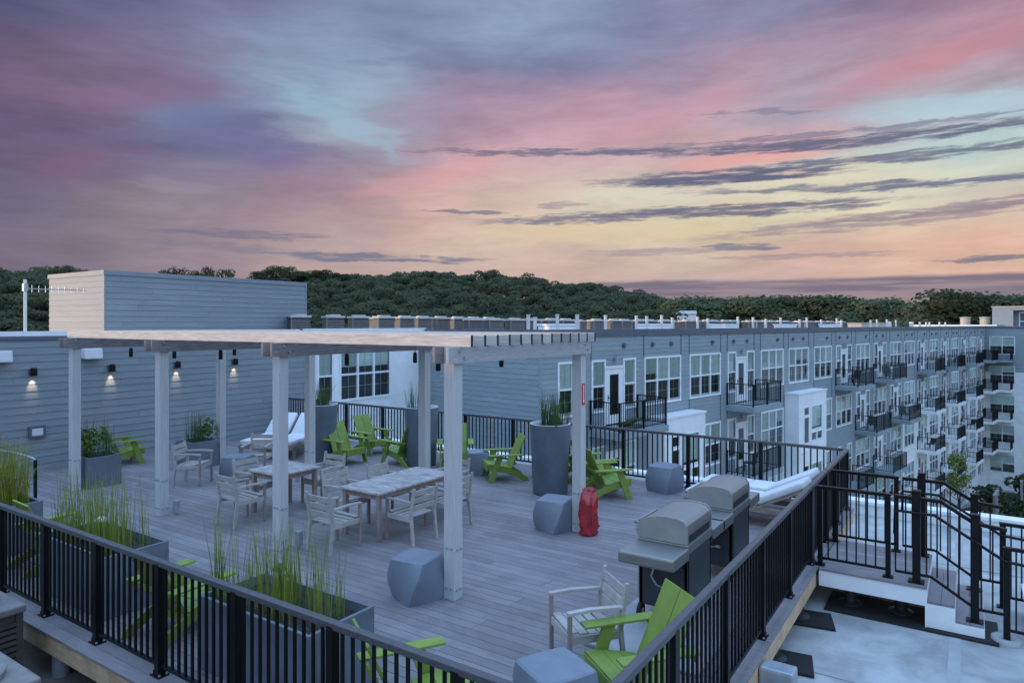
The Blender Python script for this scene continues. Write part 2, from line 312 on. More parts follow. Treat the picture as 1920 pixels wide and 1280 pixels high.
MT = dict(
 deck=mat('deck_composite', (.235,.215,.222), .55, 0, .16, 3., (1.2,22,22), .25, obj_var=.14, spec=.4, stain=.16, sscale=.9),
 frame=mat('deck_frame_timber', (.05,.04,.035), .9, 0, .3, 4),
 rim=mat('rim_joist_timber', (.46,.31,.185), .75, 0, .3, 4, (1,7,14), .3, col2=(.62,.45,.29), obj_var=.08, stain=.2, sscale=3.),
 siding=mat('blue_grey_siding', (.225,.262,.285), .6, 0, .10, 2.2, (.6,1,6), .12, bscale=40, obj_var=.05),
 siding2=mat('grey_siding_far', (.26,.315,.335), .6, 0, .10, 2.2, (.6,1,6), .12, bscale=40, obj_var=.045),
 white=mat('white_panel', (.80,.83,.83), .6, 0, .07, 1.5, (1,1,1), .05, obj_var=.03),
 trimw=mat('white_trim', (.80,.83,.84), .45, 0, .06, 5),
 coping=mat('grey_metal_coping', (.10,.125,.155), .5, .1, .15, 4),
 post=mat('weathered_post', (.44,.45,.45), .7, 0, .12, 4, (9,9,.7), .2, col2=(.54,.545,.53), obj_var=.05),
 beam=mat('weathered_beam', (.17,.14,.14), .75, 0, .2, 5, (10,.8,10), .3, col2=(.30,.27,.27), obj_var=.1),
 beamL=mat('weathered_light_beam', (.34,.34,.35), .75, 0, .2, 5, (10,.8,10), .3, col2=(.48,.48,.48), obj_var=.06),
 rafter=mat('weathered_rafter', (.36,.33,.31), .75, 0, .2, 4, (.8,8,12), .35, col2=(.58,.54,.49), obj_var=.26),
 endg=mat('dark_end_grain', (.045,.03,.028), .9, 0, .3, 20),
 teak=mat('silvered_teak', (.34,.315,.295), .7, 0, .2, 4, (3,1.2,3), .15, col2=(.45,.42,.395), obj_var=.07),
 teakb=mat('brown_teak', (.225,.17,.145), .7, 0, .2, 4, (3,3,.8), .15, col2=(.33,.27,.24), obj_var=.08),
 teakt=mat('weathered_table_top', (.25,.225,.22), .65, 0, .2, 3.4, (1,6,1), .25, col2=(.54,.52,.51), obj_var=.07, mixr=(.34,.66)),
 green=mat('lime_plastic', (.205,.285,.052), .52, 0, .09, 5, obj_var=.06, spec=.4, stain=.12, sscale=3., bump=.06, bscale=120),
 planter=mat('slate_planter', (.135,.165,.20), .5, 0, .12, 3, (1,1,1), .05, stain=.15, sscale=2.2),
 planterf=mat('slate_fibre_planter', (.125,.155,.195), .42, 0, .10, 3, (1,1,1), .04, stain=.12, sscale=2.),
 rimw=mat('pale_planter_rim', (.55,.57,.58), .5, 0, .1, 6),
 stool=mat('graphite_stool', (.185,.22,.265), .45, 0, .08, 4, bump=.10, bscale=160, obj_var=.08, stain=.06, sscale=4.),
 black=mat('black_powder_coat', (.006,.006,.007), .42, 0, .2, 30, spec=.25),
 blackg=mat('satin_black_rail', (.065,.068,.075), .42, 0, .2, 30, spec=.6),
 steel=mat('brushed_steel', (.31,.315,.305), .48, .85, .10, 4, (1,20,1), .05),
 capm=mat('grey_cast_end_cap', (.29,.29,.275), .5, .2, .1, 6),
 darkm=mat('dark_enamel', (.045,.05,.055), .45, .2, .2, 8),
 cush=mat('white_cushion', (.66,.66,.67), .85, 0, .06, 14, bump=.15, bscale=60),
 lwood=mat('lounger_timber', (.27,.22,.18), .7, 0, .25, 5, (6,1,6), .3),
 red=mat('red_vinyl', (.40,.022,.028), .26, 0, .25, 9, bump=1.0, bscale=11, spec=.7),
 redsign=mat('red_sign', (.5,.03,.04), .4, 0, .05, 5),
 soil=mat('planter_soil', (.035,.028,.022), .95, 0, .5, 25, bump=.8, bscale=45),
 reed=mat('horsetail_reed', (.19,.29,.04), .5, 0, .3, 3, (1,1,2), col2=(.38,.40,.07), trans=.3),  # yellowed to stand in for low sun on the front planters
 reedy=mat('sun_tinted_reed', (.16,.22,.03), .5, 0, .3, 3, (1,1,2), col2=(.42,.38,.05), trans=.3),  # warm sunlight painted into the grass colour
 reedd=mat('dark_reed', (.05,.105,.03), .5, 0, .3, 3, (1,1,2), col2=(.12,.19,.05), trans=.25),
 leaf=mat('shrub_leaf', (.06,.13,.025), .5, 0, .3, 3, col2=(.16,.22,.04), trans=.3),
 membrane=mat('white_roof_membrane', (.30,.31,.31), .6, 0, .12, .8, (1,1,1), .25, bscale=24, col2=(.42,.43,.42), mixr=(.34,.56), stain=.22, sscale=1.6),
 seam=mat('roof_seam_strip', (.36,.37,.37), .5, 0, .15, 3),
 membrane_shade=mat('shade_painted_membrane', (.06,.05,.045), .9, 0, .3, 1.2, col2=(.16,.13,.11), bump=.3, bscale=20),  # roof membrane darkened to brown as painted shade
 rubber=mat('black_rubber_pad', (.012,.012,.012), .75, 0, .4, 12),
 paver=mat('pale_paver', (.36,.36,.37), .75, 0, .14, 3, bump=.2, bscale=60, obj_var=.06),
 acm=mat('condenser_casing', (.21,.195,.185), .55, .2, .15, 8, obj_var=.12),
 act=mat('condenser_top', (.50,.48,.46), .5, .2, .12, 8),
 acdark=mat('brown_condenser_casing', (.065,.055,.05), .6, .1, .2, 8),
 acd=mat('condenser_grille', (.10,.095,.09), .6, .2, .25, 30),
 pipe=mat('white_vent_pipe', (.66,.64,.62), .55, 0, .08, 6),
 beige=mat('beige_metal', (.50,.44,.36), .6, 0, .1, 4),
 galv=mat('galvanised_post', (.38,.42,.46), .45, .5, .15, 7),
 blind=mat('window_blind', (.72,.86,.82), .8, 0, .10, 1.5, (1,1,30), obj_var=.25),
 inside=mat('dark_interior', (.07,.095,.10), .9, 0, .6, 1.2, col2=(.13,.15,.15)),
 glass=glass_mat(),
 bulb=emit_mat('lamp_glow', (1.,.75,.5), 6.),
 forest=mat('forest_leaves', (.092,.108,.062), .8, 0, .3, .03, col2=(.13,.145,.082), trans=.4, spec=.1),
 treeA=mat('tree_leaves', (.070,.090,.048), .8, 0, .3, .25, col2=(.105,.125,.062), trans=.35, obj_var=.32, spec=.1),
 treeY=mat('autumn_tree_leaves', (.12,.10,.02), .65, 0, .3, .25, col2=(.22,.16,.03), trans=.25),
 treeL=mat('young_tree_leaves', (.15,.20,.04), .65, 0, .3, .9, col2=(.20,.24,.05), trans=.25),
 bark=mat('bark', (.05,.04,.032), .9, 0, .3, 4, (3,3,.6), .5),
 ground=mat('woodland_ground', (.03,.04,.018), .95, 0, .3, .05, col2=(.06,.06,.03)),
 lawn=mat('lawn_grass', (.035,.065,.018), .9, 0, .3, 1.5, col2=(.06,.10,.025), bump=.6, bscale=30),
 conc=mat('courtyard_concrete', (.30,.29,.28), .8, 0, .12, 2, bump=.1),
 plate=mat('plastic_fitting', (.62,.64,.66), .4, 0, .05, 8),
)

# ------------------------------------------------------------------ ground, hill
def grid(name, x0, x1, y0, y1, n, m_, fn, material):
    xs = np.linspace(x0,x1,n); ys = np.linspace(y0,y1,m_)
    v = [(x,y,fn(x,y)) for y in ys for x in xs]
    f = [(j*n+i, j*n+i+1, (j+1)*n+i+1, (j+1)*n+i) for j in range(m_-1) for i in range(n-1)]
    b = MB().add(v, f); return b.mesh(name, material, smooth=True, fix=False)
FW = Vector((-.5563,.8310)); RT = Vector((.8310,.5563))
def cam_az_r(x, y):
    d = x*FW.x+y*FW.y; l = x*RT.x+y*RT.y
    return math.degrees(math.atan2(l, d)), math.hypot(d, l)
RIDGE = [(-60,14),(-37,16),(-33,17),(-30,14),(-27,9),(-23,9),(-20.5,15),(-16,18),(-10,20),(-5,20),(0,19),(5,16),(9,12),(12,6),(14,0),(16,-5),(30,-6),(60,-8)]
def ridge(a):
    if a <= RIDGE[0][0]: return RIDGE[0][1]
    for (a0,z0),(a1,z1) in zip(RIDGE, RIDGE[1:]):
        if a <= a1:
            k = (a-a0)/(a1-a0); k = k*k*(3-2*k); return z0+(z1-z0)*k
    return RIDGE[-1][1]
def terrain(x, y):
    a, r = cam_az_r(x, y)
    if abs(a) > 75: return -14.4
    k = min(1, max(0, (r-190)/190)); k = k*k*(3-2*k)
    fade = min(1, max(0, (75-abs(a))/15))
    return -14.4 + (ridge(a)+14.4-2)*k*fade + (1.5*math.sin(x*.05)*math.cos(y*.043) if k > 0 else 0)*k
structure('ground', grid('ground', -5000, 5000, -5000, 5000, 30, 30, lambda x,y: -14.45, MT['ground']))
def pol(a, r):
    l = r*math.sin(R(a)); d = r*math.cos(R(a)); return d*FW.x+l*RT.x, d*FW.y+l*RT.y
hv = []; na, nr = 90, 40
for j in range(nr):
    r_ = 180 + (j/(nr-1))**1.6*900
    for i in range(na):
        x, y = pol(-62+120*i/(na-1), r_); hv.append((x, y, terrain(x, y)))
hm = MB().add(hv, [(j*na+i, j*na+i+1, (j+1)*na+i+1, (j+1)*na+i) for j in range(nr-1) for i in range(na-1)])
structure('hill', hm.mesh('hill', MT['ground'], smooth=True, fix=True))

# ------------------------------------------------------------------ foliage
def crown_np(seed, n, rad, hgt, leaf, lobes=7, gap=0.0):
    g = np.random.default_rng(seed)
    c = np.stack([g.normal(0,.42,lobes)*rad, g.normal(0,.42,lobes)*rad, g.uniform(-.35,.42,lobes)*hgt], 1)
    lr = g.uniform(.42,.68,lobes)*rad
    k = g.integers(0, lobes, n)
    d = g.normal(size=(n,3)); d /= np.linalg.norm(d,axis=1)[:,None]; d[:,2] = np.where(d[:,2] < -.45, -d[:,2], d[:,2])
    rr = lr[k]*(g.uniform(.55,1.08,n)**.6)
    p = c[k] + d*rr[:,None]*np.array([1,1,hgt/rad*.62])
    nrm = d*1.5 + g.normal(size=(n,3))*.45; nrm /= np.linalg.norm(nrm,axis=1)[:,None]
    t = np.cross(nrm, g.normal(size=(n,3))); t /= np.linalg.norm(t,axis=1)[:,None]; b = np.cross(nrm,t)
    s = leaf*g.uniform(.6,1.25,n)
    q = np.stack([p-t*s[:,None]*.5, p+b*s[:,None]*.38, p+t*s[:,None]*.5, p-b*s[:,None]*.38], 1)
    return q.reshape(-1,3)
def np_mesh(name, v, material):
    n = len(v)//4; me = bpy.data.meshes.new(name)
    me.vertices.add(len(v)); me.vertices.foreach_set('co', v.astype(np.float32).ravel())
    me.loops.add(len(v)); me.loops.foreach_set('vertex_index', np.arange(len(v), dtype=np.int32))
    me.polygons.add(n); me.polygons.foreach_set('loop_start', np.arange(0,len(v),4,dtype=np.int32))
    me.update(calc_edges=True); me.materials.append(material); return me
CR = [crown_np(s, 700, 4.9, 4.6, .82, 4+s%4) for s in range(6)]
g = np.random.default_rng(3); pts = []
r_ = 200
while r_ < 440:
    da = math.degrees(6.4/r_); a = -44.0
    while a < 16:
        aa = a + g.uniform(-.4,.4)*da; rr = r_ + g.uniform(-2.5,2.5); x, y = pol(aa, rr); z = terrain(x, y)
        if ridge(aa) > -3 and not (rr < 255 and aa > 8): pts.append((x, y, z))
        a += da
    r_ += 6.5 if r_ < 390 else 12
allv = []
for i, (x, y, z) in enumerate(pts):
    s = g.uniform(.62,1.32); th = g.uniform(0,6.28); c, sn = math.cos(th)*s, math.sin(th)*s
    q = CR[i % 6]; allv.append(np.stack([q[:,0]*c-q[:,1]*sn+x, q[:,0]*sn+q[:,1]*c+y, q[:,2]*s*1.05+z+7.2*s], 1))
fo = link('hillside_forest', np_mesh('forest', np.concatenate(allv), MT['forest']))
tag(fo, 'dense green woodland covering the hill behind the roofs', 'forest', kind='stuff')

def trunk_mb(h, r, seed, spread=2.0):
    g = random.Random(seed); m = MB(); m.tube([(0,0,-1.0),(g.uniform(-.15,.15),g.uniform(-.15,.15),h*.45),(g.uniform(-.3,.3),g.uniform(-.3,.3),h*.85)], [r, r*.7, r*.25], 7)
    for i in range(6):
        z = h*(.38+.08*i); a = g.uniform(0,6.28); L = spread*g.uniform(.7,1.2)
        m.tube([(0,0,z),(math.cos(a)*L*.5,math.sin(a)*L*.5,z+L*.4),(math.cos(a)*L,math.sin(a)*L,z+L*.9)], [r*.4,r*.25,r*.08], 5)
    return m
TREE_ME = []
for k in range(4):
    TREE_ME.append((trunk_mb(11, .28, k, 3.0).mesh('trunk', MT['bark'], smooth=True),
        [np_mesh('crown', crown_np(40+k, 2400, 4.4, 5.2, .50, 10)+np.array([0,0,10.5]), m_) for m_ in (MT['treeA'], MT['treeY'])]))
AIRY = [(trunk_mb(10, .2, 9+k, 2.4).mesh('trunk', MT['bark'], smooth=True), np_mesh('crown', crown_np(60+k, 520, 3.2, 4.2, .6, 9)+np.array([0,0,9.5]), MT['treeA'])) for k in range(3)]
def tree(x, y, z, s, k, label, group, yellow=0, airy=False, rz=0):
    mw = at(x, y, z, rz) @ Matrix.Diagonal((s[0], s[0], s[1], 1))
    t = thing('airy_tree' if airy else ('autumn_tree' if yellow else 'broadleaf_tree'), label, 'tree', mw, group)
    if airy: tr_, cr_ = AIRY[k % 3]
    else: tr_, cr_ = TREE_ME[k % 4][0], TREE_ME[k % 4][1][yellow]
    link('trunk', tr_, t, mw); link('crown', cr_, t, mw); return t
# trees standing on the ridge above the stair tower
for i, (a, r, s) in enumerate([(-27.2,352,1.72),(-26.0,350,1.82),(-24.8,352,1.74),(-23.8,350,1.86),(-22.8,351,1.76),(-20.6,345,1.25),(-19.6,347,1.35),(-18.2,346,1.3),(-16.9,348,1.2),(-15.6,346,1.15),(-14.2,352,1.0),(-8.5,356,1.0),(-5.5,357,.9)]):
    x, y = pol(a, r)
    tree(x, y, terrain(x, y)+(1.0 if a > -22 else 3.0), (s*(1.1 if a > -22 else .85), s*.92), i, 'thin open-crowned tree on the ridge above the stair tower' if a < -22 else 'leafy tree standing above the wooded ridge line', 'trees along the ridge' if a < -22 else 'leafy ridge trees', airy=(a < -22 or i > 10), rz=i)
# broad trees beyond the long roof to the right
TR = [(12.6,205,18.5,0),(13.8,212,19.5,0),(15.0,198,18.5,0),(16.3,210,19,0),(17.5,200,18,0),(18.7,207,19,0),(19.9,196,18,0),(21.0,203,18.8,0),(22.1,195,18.5,0),(23.2,200,19,0),(24.2,192,18,0),(25.2,197,18.2,0),(26.2,188,17.0,0),(27.3,190,17.6,0),(28.3,190,14.2,0),(29.2,196,13.2,0),
(30.1,178,14.6,0),(31.1,172,16.2,0),(32.2,176,17.0,0),(33.3,168,17.2,0),(34.4,172,17.5,0),(35.5,166,17,0),(36.6,172,16.4,0),(37.8,168,16.2,0),(39,174,16.5,0),
(13.2,160,12.2,0),(15.6,158,12.6,0),(17.9,156,12.0,0),(19.2,150,13,0),(21.6,152,12.0,0),(24.7,150,11.5,0),(27.0,150,11.8,0),(29.6,145,10.6,0),(31.4,145,11.4,0),(34.0,120,15.6,1),(34.7,122,13.5,1),(28.6,118,9.4,1),(11.6,165,12.5,0),(14.3,158,10.8,0),(10.3,170,13.2,0)]
for i, (a, r, top, yl) in enumerate(TR):
    x, y = pol(a, r); h = top/16.0*1.0
    far = r > 165
    H = (top+13.0)/16.2
    if yl: lab, grp = ('golden tree beside the far roof stairhouse' if a > 30 else 'yellow-green tree behind the low beige roof box', None if a < 30 else 'golden trees by the stairhouse')
    elif far: lab, grp = 'tall dark broadleaf tree beyond the %s of the long roof' % ('near half' if a < 20 else 'far half' if a < 30 else 'wing end'), 'tall trees beyond the long roof'
    else: lab, grp = 'shorter mid-green tree just behind the long roof', 'shorter trees behind the long roof'
    if yl: H *= .68 if a > 30 else .62
    tree(x, y, -14.4 + (6.0 if far else 4.5) - 6, (H*(.5 if yl else 1.25), H*.92), i, lab, grp, yl, rz=i*1.7)

# ------------------------------------------------------------------ buildings
ROW = .17
def frame(ox, oy, dx, dy, oz=0):       # local x along the wall, local y into the building
    return Matrix(((dx,-dy,0,ox),(dy,dx,0,oy),(0,0,1,oz),(0,0,0,1)))
def cut(a0, a1, zb, zt, ops):
    segs = [(a0, a1)]
    for (o0, o1, p0, p1) in ops:
        ov = min(zt, p1)-max(zb, p0)
        if ov < (zt-zb)*.5: continue
        ns = []
        for s0, s1 in segs:
            if o1 <= s0 or o0 >= s1: ns.append((s0, s1)); continue
            if o0 > s0: ns.append((s0, o0))
            if o1 < s1: ns.append((o1, s1))
        segs = ns
    return segs
def lap_siding(parent, mw, a0, a1, z0, z1, ops, material, row=ROW, name='siding_board', joints=None, budget=None, jfrom=None):
    n = int(round((z1-z0)/row)); rh = (z1-z0)/n; pcs = []
    for i in range(n):
        zb = z0+i*rh; zt = zb+rh
        for s0, s1 in cut(a0, a1, zb, zt, ops):
            cuts = [s0]
            if joints:
                x = (a0 if jfrom is None else jfrom) + ((i*1.37) % joints)
                while x < s1:
                    if x > s0+.3 and x < s1-.3: cuts.append(x)
                    x += joints
            cuts.append(s1)
            for c0, c1 in zip(cuts, cuts[1:]): pcs.append((c0, c1, zb, zt))
    def piece(m, c0, c1, zb, zt):
        e = .0015 if joints else 0
        m.add([(c0+e,-.020,zb),(c1-e,-.020,zb),(c1-e,-.006,zt+.006),(c0+e,-.006,zt+.006),(c0+e,.02,zb),(c1-e,.02,zb),(c1-e,.02,zt),(c0+e,.02,zt)],
              [(0,1,2,3),(0,4,5,1),(0,3,7,4),(1,5,6,2),(3,2,6,7)])
    if budget is not None and len(pcs) > budget:
        pcs.sort(key=lambda p: (p[0] > 26 or p[3] < -3.2, p[0]*.25-p[2])); rest = pcs[budget:]; pcs = pcs[:budget]; m = MB()
        for p in rest: piece(m, *p)
        o = link('siding_boards', m.mesh('siding_boards', material, fix=False), parent, mw); o['kind'] = 'stuff'
    for p in pcs:
        m = MB(); piece(m, *p); link(name, m.mesh(name, material, fix=False), parent, mw)
def smooth_wall(parent, mw, a0, a1, z0, z1, ops, material, rows, name='wall_panel'):
    zs = [z0+(z1-z0)*i/rows for i in range(rows+1)]
    for zb, zt in zip(zs, zs[1:]):
        cu = sorted(set([zb, zt]+[v for o in ops for v in o[2:] if zb < v < zt]))
        for c0, c1 in zip(cu, cu[1:]):
            for s0, s1 in cut(a0, a1, c0, c1, ops):
                if s1-s0 < .01 or c1-c0 < .01: continue
                link(name, MB().box(s0, s1, -.015, .02, c0+(.004 if c0 == zb else 0), c1-(.004 if c1 == zt else 0)).mesh(name, material), parent, mw)

# window kits --------------------------------------------------------
def win_frame(w, h, n, munt=True):
    m = MB(); t = .075
    m.box(-t, w+t, -.045, .05, -t, 0); m.box(-t, w+t, -.045, .05, h, h+t); m.box(-t, 0, -.043, .05, 0, h); m.box(w, w+t, -.043, .05, 0, h)
    for i in range(1, n): m.box(w*i/n-.035, w*i/n+.035, -.038, .05, 0, h)
    m.box(0, w, -.034, .04, h*.5-.03, h*.5+.03)
    if munt:
        for i in range(n):
            c = w*(i+.5)/n; m.box(c-.007, c+.007, .024, .034, 0, h); m.box(w*i/n, w*(i+1)/n, .025, .033, h*.75-.007, h*.75+.007); m.box(w*i/n, w*(i+1)/n, .025, .033, h*.25-.007, h*.25+.007)
    return m.mesh('window', MT['trimw'])
_wc = {}
def window(parent, mw, w, h, n, split=True, blinds=None, munt=True):
    key = (round(w,2), round(h,2), n, munt)
    if key not in _wc:
        p = MB().sheet(.02, w/n-.02, .014, .02, h/2-.02).mesh('pane', MT['glass'], fix=False)
        pa = MB()
        for i in range(n): pa.sheet(w*i/n+.02, w*(i+1)/n-.02, .014, .02, h/2-.02); pa.sheet(w*i/n+.02, w*(i+1)/n-.02, .014, h/2+.02, h-.02)
        rm = MB().add([(0,.05,0),(w,.05,0),(w,.05,h),(0,.05,h),(0,.45,0),(w,.45,0),(w,.45,h),(0,.45,h)],[(4,5,6,7),(0,1,5,4),(1,2,6,5),(2,3,7,6),(3,0,4,7)])
        bl = {d: MB().box(.01, w/n-.01, .052, .058, h*(1-d), h).mesh('blind', MT['blind']) for d in (.35,.5,.55,.8,1.0)}
        _wc[key] = (win_frame(w, h, n, munt), p, pa.mesh('pane', MT['glass'], fix=False), rm.mesh('reveal', MT['inside'], fix=False), bl)
    fr, p, pa, rm, bl = _wc[key]
    o = link('window', fr, parent, mw)
    link('reveal', rm, o, mw)
    if split:
        for i in range(n):
            for j in range(2): link('pane', p, o, mw @ Matrix.Translation((w*i/n, 0, h/2*j)))
    else: link('pane', pa, o, mw)
    for i in range(n):
        d = blinds if blinds is not None else rnd.choice((.5,.5,.55,.5,.5,.5,.35,.8,.55,.5))
        if d: link('blind', bl[d], o, mw @ Matrix.Translation((w*i/n, 0, 0)))
    return o
_dm = MB(); _dw, _dh = 1.1, 2.06
_dm.box(-.08,0,-.05,.05,0,_dh+.1); _dm.box(_dw,_dw+.08,-.05,.05,0,_dh+.1); _dm.box(0,_dw,-.05,.05,_dh,_dh+.1)
_dm.box(.01,.26,-.02,.03,.02,_dh-.01); _dm.box(_dw-.26,_dw-.01,-.02,.03,.02,_dh-.01); _dm.box(.26,_dw-.26,-.02,.03,.02,.34); _dm.box(.26,_dw-.26,-.02,.03,_dh-.22,_dh-.01)
DOOR = _dm.mesh('door', MT['trimw'])
DPANE = MB().sheet(.26,_dw-.26,.004,.34,_dh-.22).mesh('pane', MT['glass'], fix=False)
DROOM = MB().add([(0,.06,0),(_dw,.06,0),(_dw,.06,_dh),(0,.06,_dh),(0,.4,0),(_dw,.4,0),(_dw,.4,_dh),(0,.4,_dh)],[(4,5,6,7),(0,1,5,4),(1,2,6,5),(2,3,7,6),(3,0,4,7)]).mesh('reveal', MT['inside'], fix=False)
DKNOB = MB().cyl((.16,-.03,1.0),(.16,-.08,1.0),.022,n=8).box(.14,.18,-.03,-.018,.9,1.1).mesh('handle', MT['darkm'])
def door(parent, mw):
    o = link('door', DOOR, parent, mw); link('pane', DPANE, o, mw); link('reveal', DROOM, o, mw); link('handle', DKNOB, o, mw); return o
BW, BD = 2.95, 1.3
def rail_run(m, p, q, h, sp=.11, r=.009, z0=.06):
    p = Vector(p); q = Vector(q); L = (q-p).length; n = int(L/sp)
    m.beam(p+Vector((0,0,h)), q+Vector((0,0,h)), .05, .035); m.beam(p+Vector((0,0,z0+.02)), q+Vector((0,0,z0+.02)), .03, .03)
    for i in range(1, n):
        c = p.lerp(q, i/n); m.box(c.x-r, c.x+r, c.y-r, c.y+r, c.z+z0, c.z+h)
_rm = MB()
for p, q in (((0,-.05,0),(0,-BD,0)),((0,-BD,0),(BW,-BD,0)),((BW,-BD,0),(BW,-.05,0))): rail_run(_rm, p, q, 1.02)
BRAIL = _rm.mesh('railing', MT['black'])
BPOST = MB().box(-.03,.03,-.03,.03,0,1.04).mesh('post', MT['black'])
_sm = MB().box(-.08,BW+.08,-BD-.08,-.001,-.24,0)
BSLAB = [_sm.mesh('slab', MT['siding2']), _sm.mesh('slab', MT['trimw'])]
def balcony(parent, mw, white, posts=True):
    o = link('balcony', BSLAB[1 if white else 0], parent, mw); link('railing', BRAIL, o, mw)
    if posts:
        for x, y in ((0,-.05),(0,-BD),(BW*.5,-BD),(BW,-BD),(BW,-.05)): link('post', BPOST, o, mw @ Matrix.Translation((x,y,0)))
    return o
def facade_unit(parent, mw, kind, t, k, split, white, bal=True, ops=None):
    head = 1.94-3.13*k; sill = head-1.77; fl = -.45-3.13*k
    if kind == 'T':
        window(parent, mw @ Matrix.Translation((t,0,sill)), 2.6, 1.77, 3, split, munt=split)
    else:
        window(parent, mw @ Matrix.Translation((t,0,sill)), .68, 1.77, 1, split)
        window(parent, mw @ Matrix.Translation((t+1.94,0,sill)), .68, 1.77, 1, split)
        door(parent, mw @ Matrix.Translation((t+.76,0,head-.28-2.06)))
        if bal: balcony(parent, mw @ Matrix.Translation((t-.16,0,fl)), white, posts=True)
def unit_ops(kind, t, k):
    head = 1.94-3.13*k; sill = head-1.77
    if kind == 'T': return [(t, t+2.6, sill, head)]
    return [(t, t+.68, sill, head), (t+1.94, t+2.62, sill, head), (t+.74, t+1.88, head-2.34, head-.26)]

# ---- long apartment block across the courtyard
FD = (.1840,.9829); FO = (-11.75,19.27)
FM = frame(FO[0], FO[1], FD[0], FD[1])
apt = thing('apartment_building', 'long blue-grey apartment block with rows of white windows and black balconies', 'building', at(FO[0], FO[1], -14.4))
TS = [2.76,6.12,9.6,13.04,16.56,19.96,23.55,27.05,30.61,34.22,37.9,41.51,45.2,48.88,52.6,56.5,60.3,64.2,67.9]
DOORS = {0:{0,3,7,9,12,14,16,18}, 1:{0,3,8,10,12,14,16,18}, 2:{3,7,9,12,14,16,18}, 3:{3,8,10,12,14,16,18}, 4:{3,8,12,14,16,18}}
BAYS = [(6.35,9.55),(19.45,23.35)]
FLEN = 71.8; ops = []; units = []
for k in range(5):
    for i, t in enumerate(TS):
        if k and any(b0-.1 < t+1.3 < b1+.1 for b0, b1 in BAYS): continue
        kind = 'D' if i in DOORS[k] else 'T'
        if k and i in (2,6) and kind == 'T': pass
        units.append((kind, t, k, i)); ops += unit_ops(kind, t, k)
ops.append((.88,1.62,.17,1.94))
for b0, b1 in BAYS: ops.append((b0+.05, b1-.05, -15, -.40))
WHITE_T = 41.0; WHITE_Z = -3.75
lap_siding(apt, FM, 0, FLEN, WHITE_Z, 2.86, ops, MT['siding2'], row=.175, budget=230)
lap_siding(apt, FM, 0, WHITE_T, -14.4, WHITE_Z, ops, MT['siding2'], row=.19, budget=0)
smooth_wall(apt, FM, WHITE_T, FLEN, -14.4, WHITE_Z, ops, MT['white'], 8)
for kind, t, k, i in units: facade_unit(apt, FM, kind, t, k, t < 31, t > 41 and k > 0, bal=(k < 4))
window(apt, FM @ Matrix.Translation((.9,0,.17)), .70, 1.77, 1)
m = MB().box(-.02, FLEN, -.06, .35, 2.86, 3.12); link('parapet_coping', m.mesh('parapet_coping', MT['coping']), apt, FM)
m = MB().box(0, FLEN+14, .35, 19, 2.3, 2.62); link('roof_deck', m.mesh('roof_deck', MT['membrane']), apt, FM)
m = MB().box(.03, FLEN-.02, .47, .55, -14.4, 2.30); link('inner_wall', m.mesh('inner_wall', MT['inside']), apt, FM)
# vertical joint strips beside the window columns, vents and wall lamps above them
JS = MB().box(-.025,.025,-.030,-.004,0,1).mesh('joint_strip', MT['coping'])
for i, t in enumerate(TS):
    for x in ([t-.10, t+2.70] if i else [t-.1]):
        z0 = 2.02 if True else 0
        link('joint_strip', JS, apt, FM @ Matrix.Translation((x,0,z0)) @ Matrix.Diagonal((1,1,.84,1)))
        if i not in (1,5) : link('joint_strip', JS, apt, FM @ Matrix.Translation((x,0,-1.03)) @ Matrix.Diagonal((1,1,1.1,1)))
VENT = MB().box(-.085,.085,-.05,.0,-.085,.085).box(-.06,.06,-.08,-.05,-.02,.07).mesh('wall_vent', MT['coping'])
WL = MB().box(-.05,.05,-.10,0,-.05,.05).cyl((0,-.12,-.12),(0,-.12,.12),.055,n=8).mesh('wall_lantern', MT['galv'])
for i, t in enumerate(TS):
    link('wall_vent', VENT, apt, FM @ Matrix.Translation((t+1.9,-.02,2.5)))
    if i % 2: link('wall_vent', VENT, apt, FM @ Matrix.Translation((t+.5,-.02,2.5)))
    if i in DOORS[0]: link('wall_lantern', WL, apt, FM @ Matrix.Translation((t+1.3,-.02,2.02)))
    if i in DOORS[1]: link('wall_lantern', WL, apt, FM @ Matrix.Translation((t+1.3,-.02,2.02-3.13)))
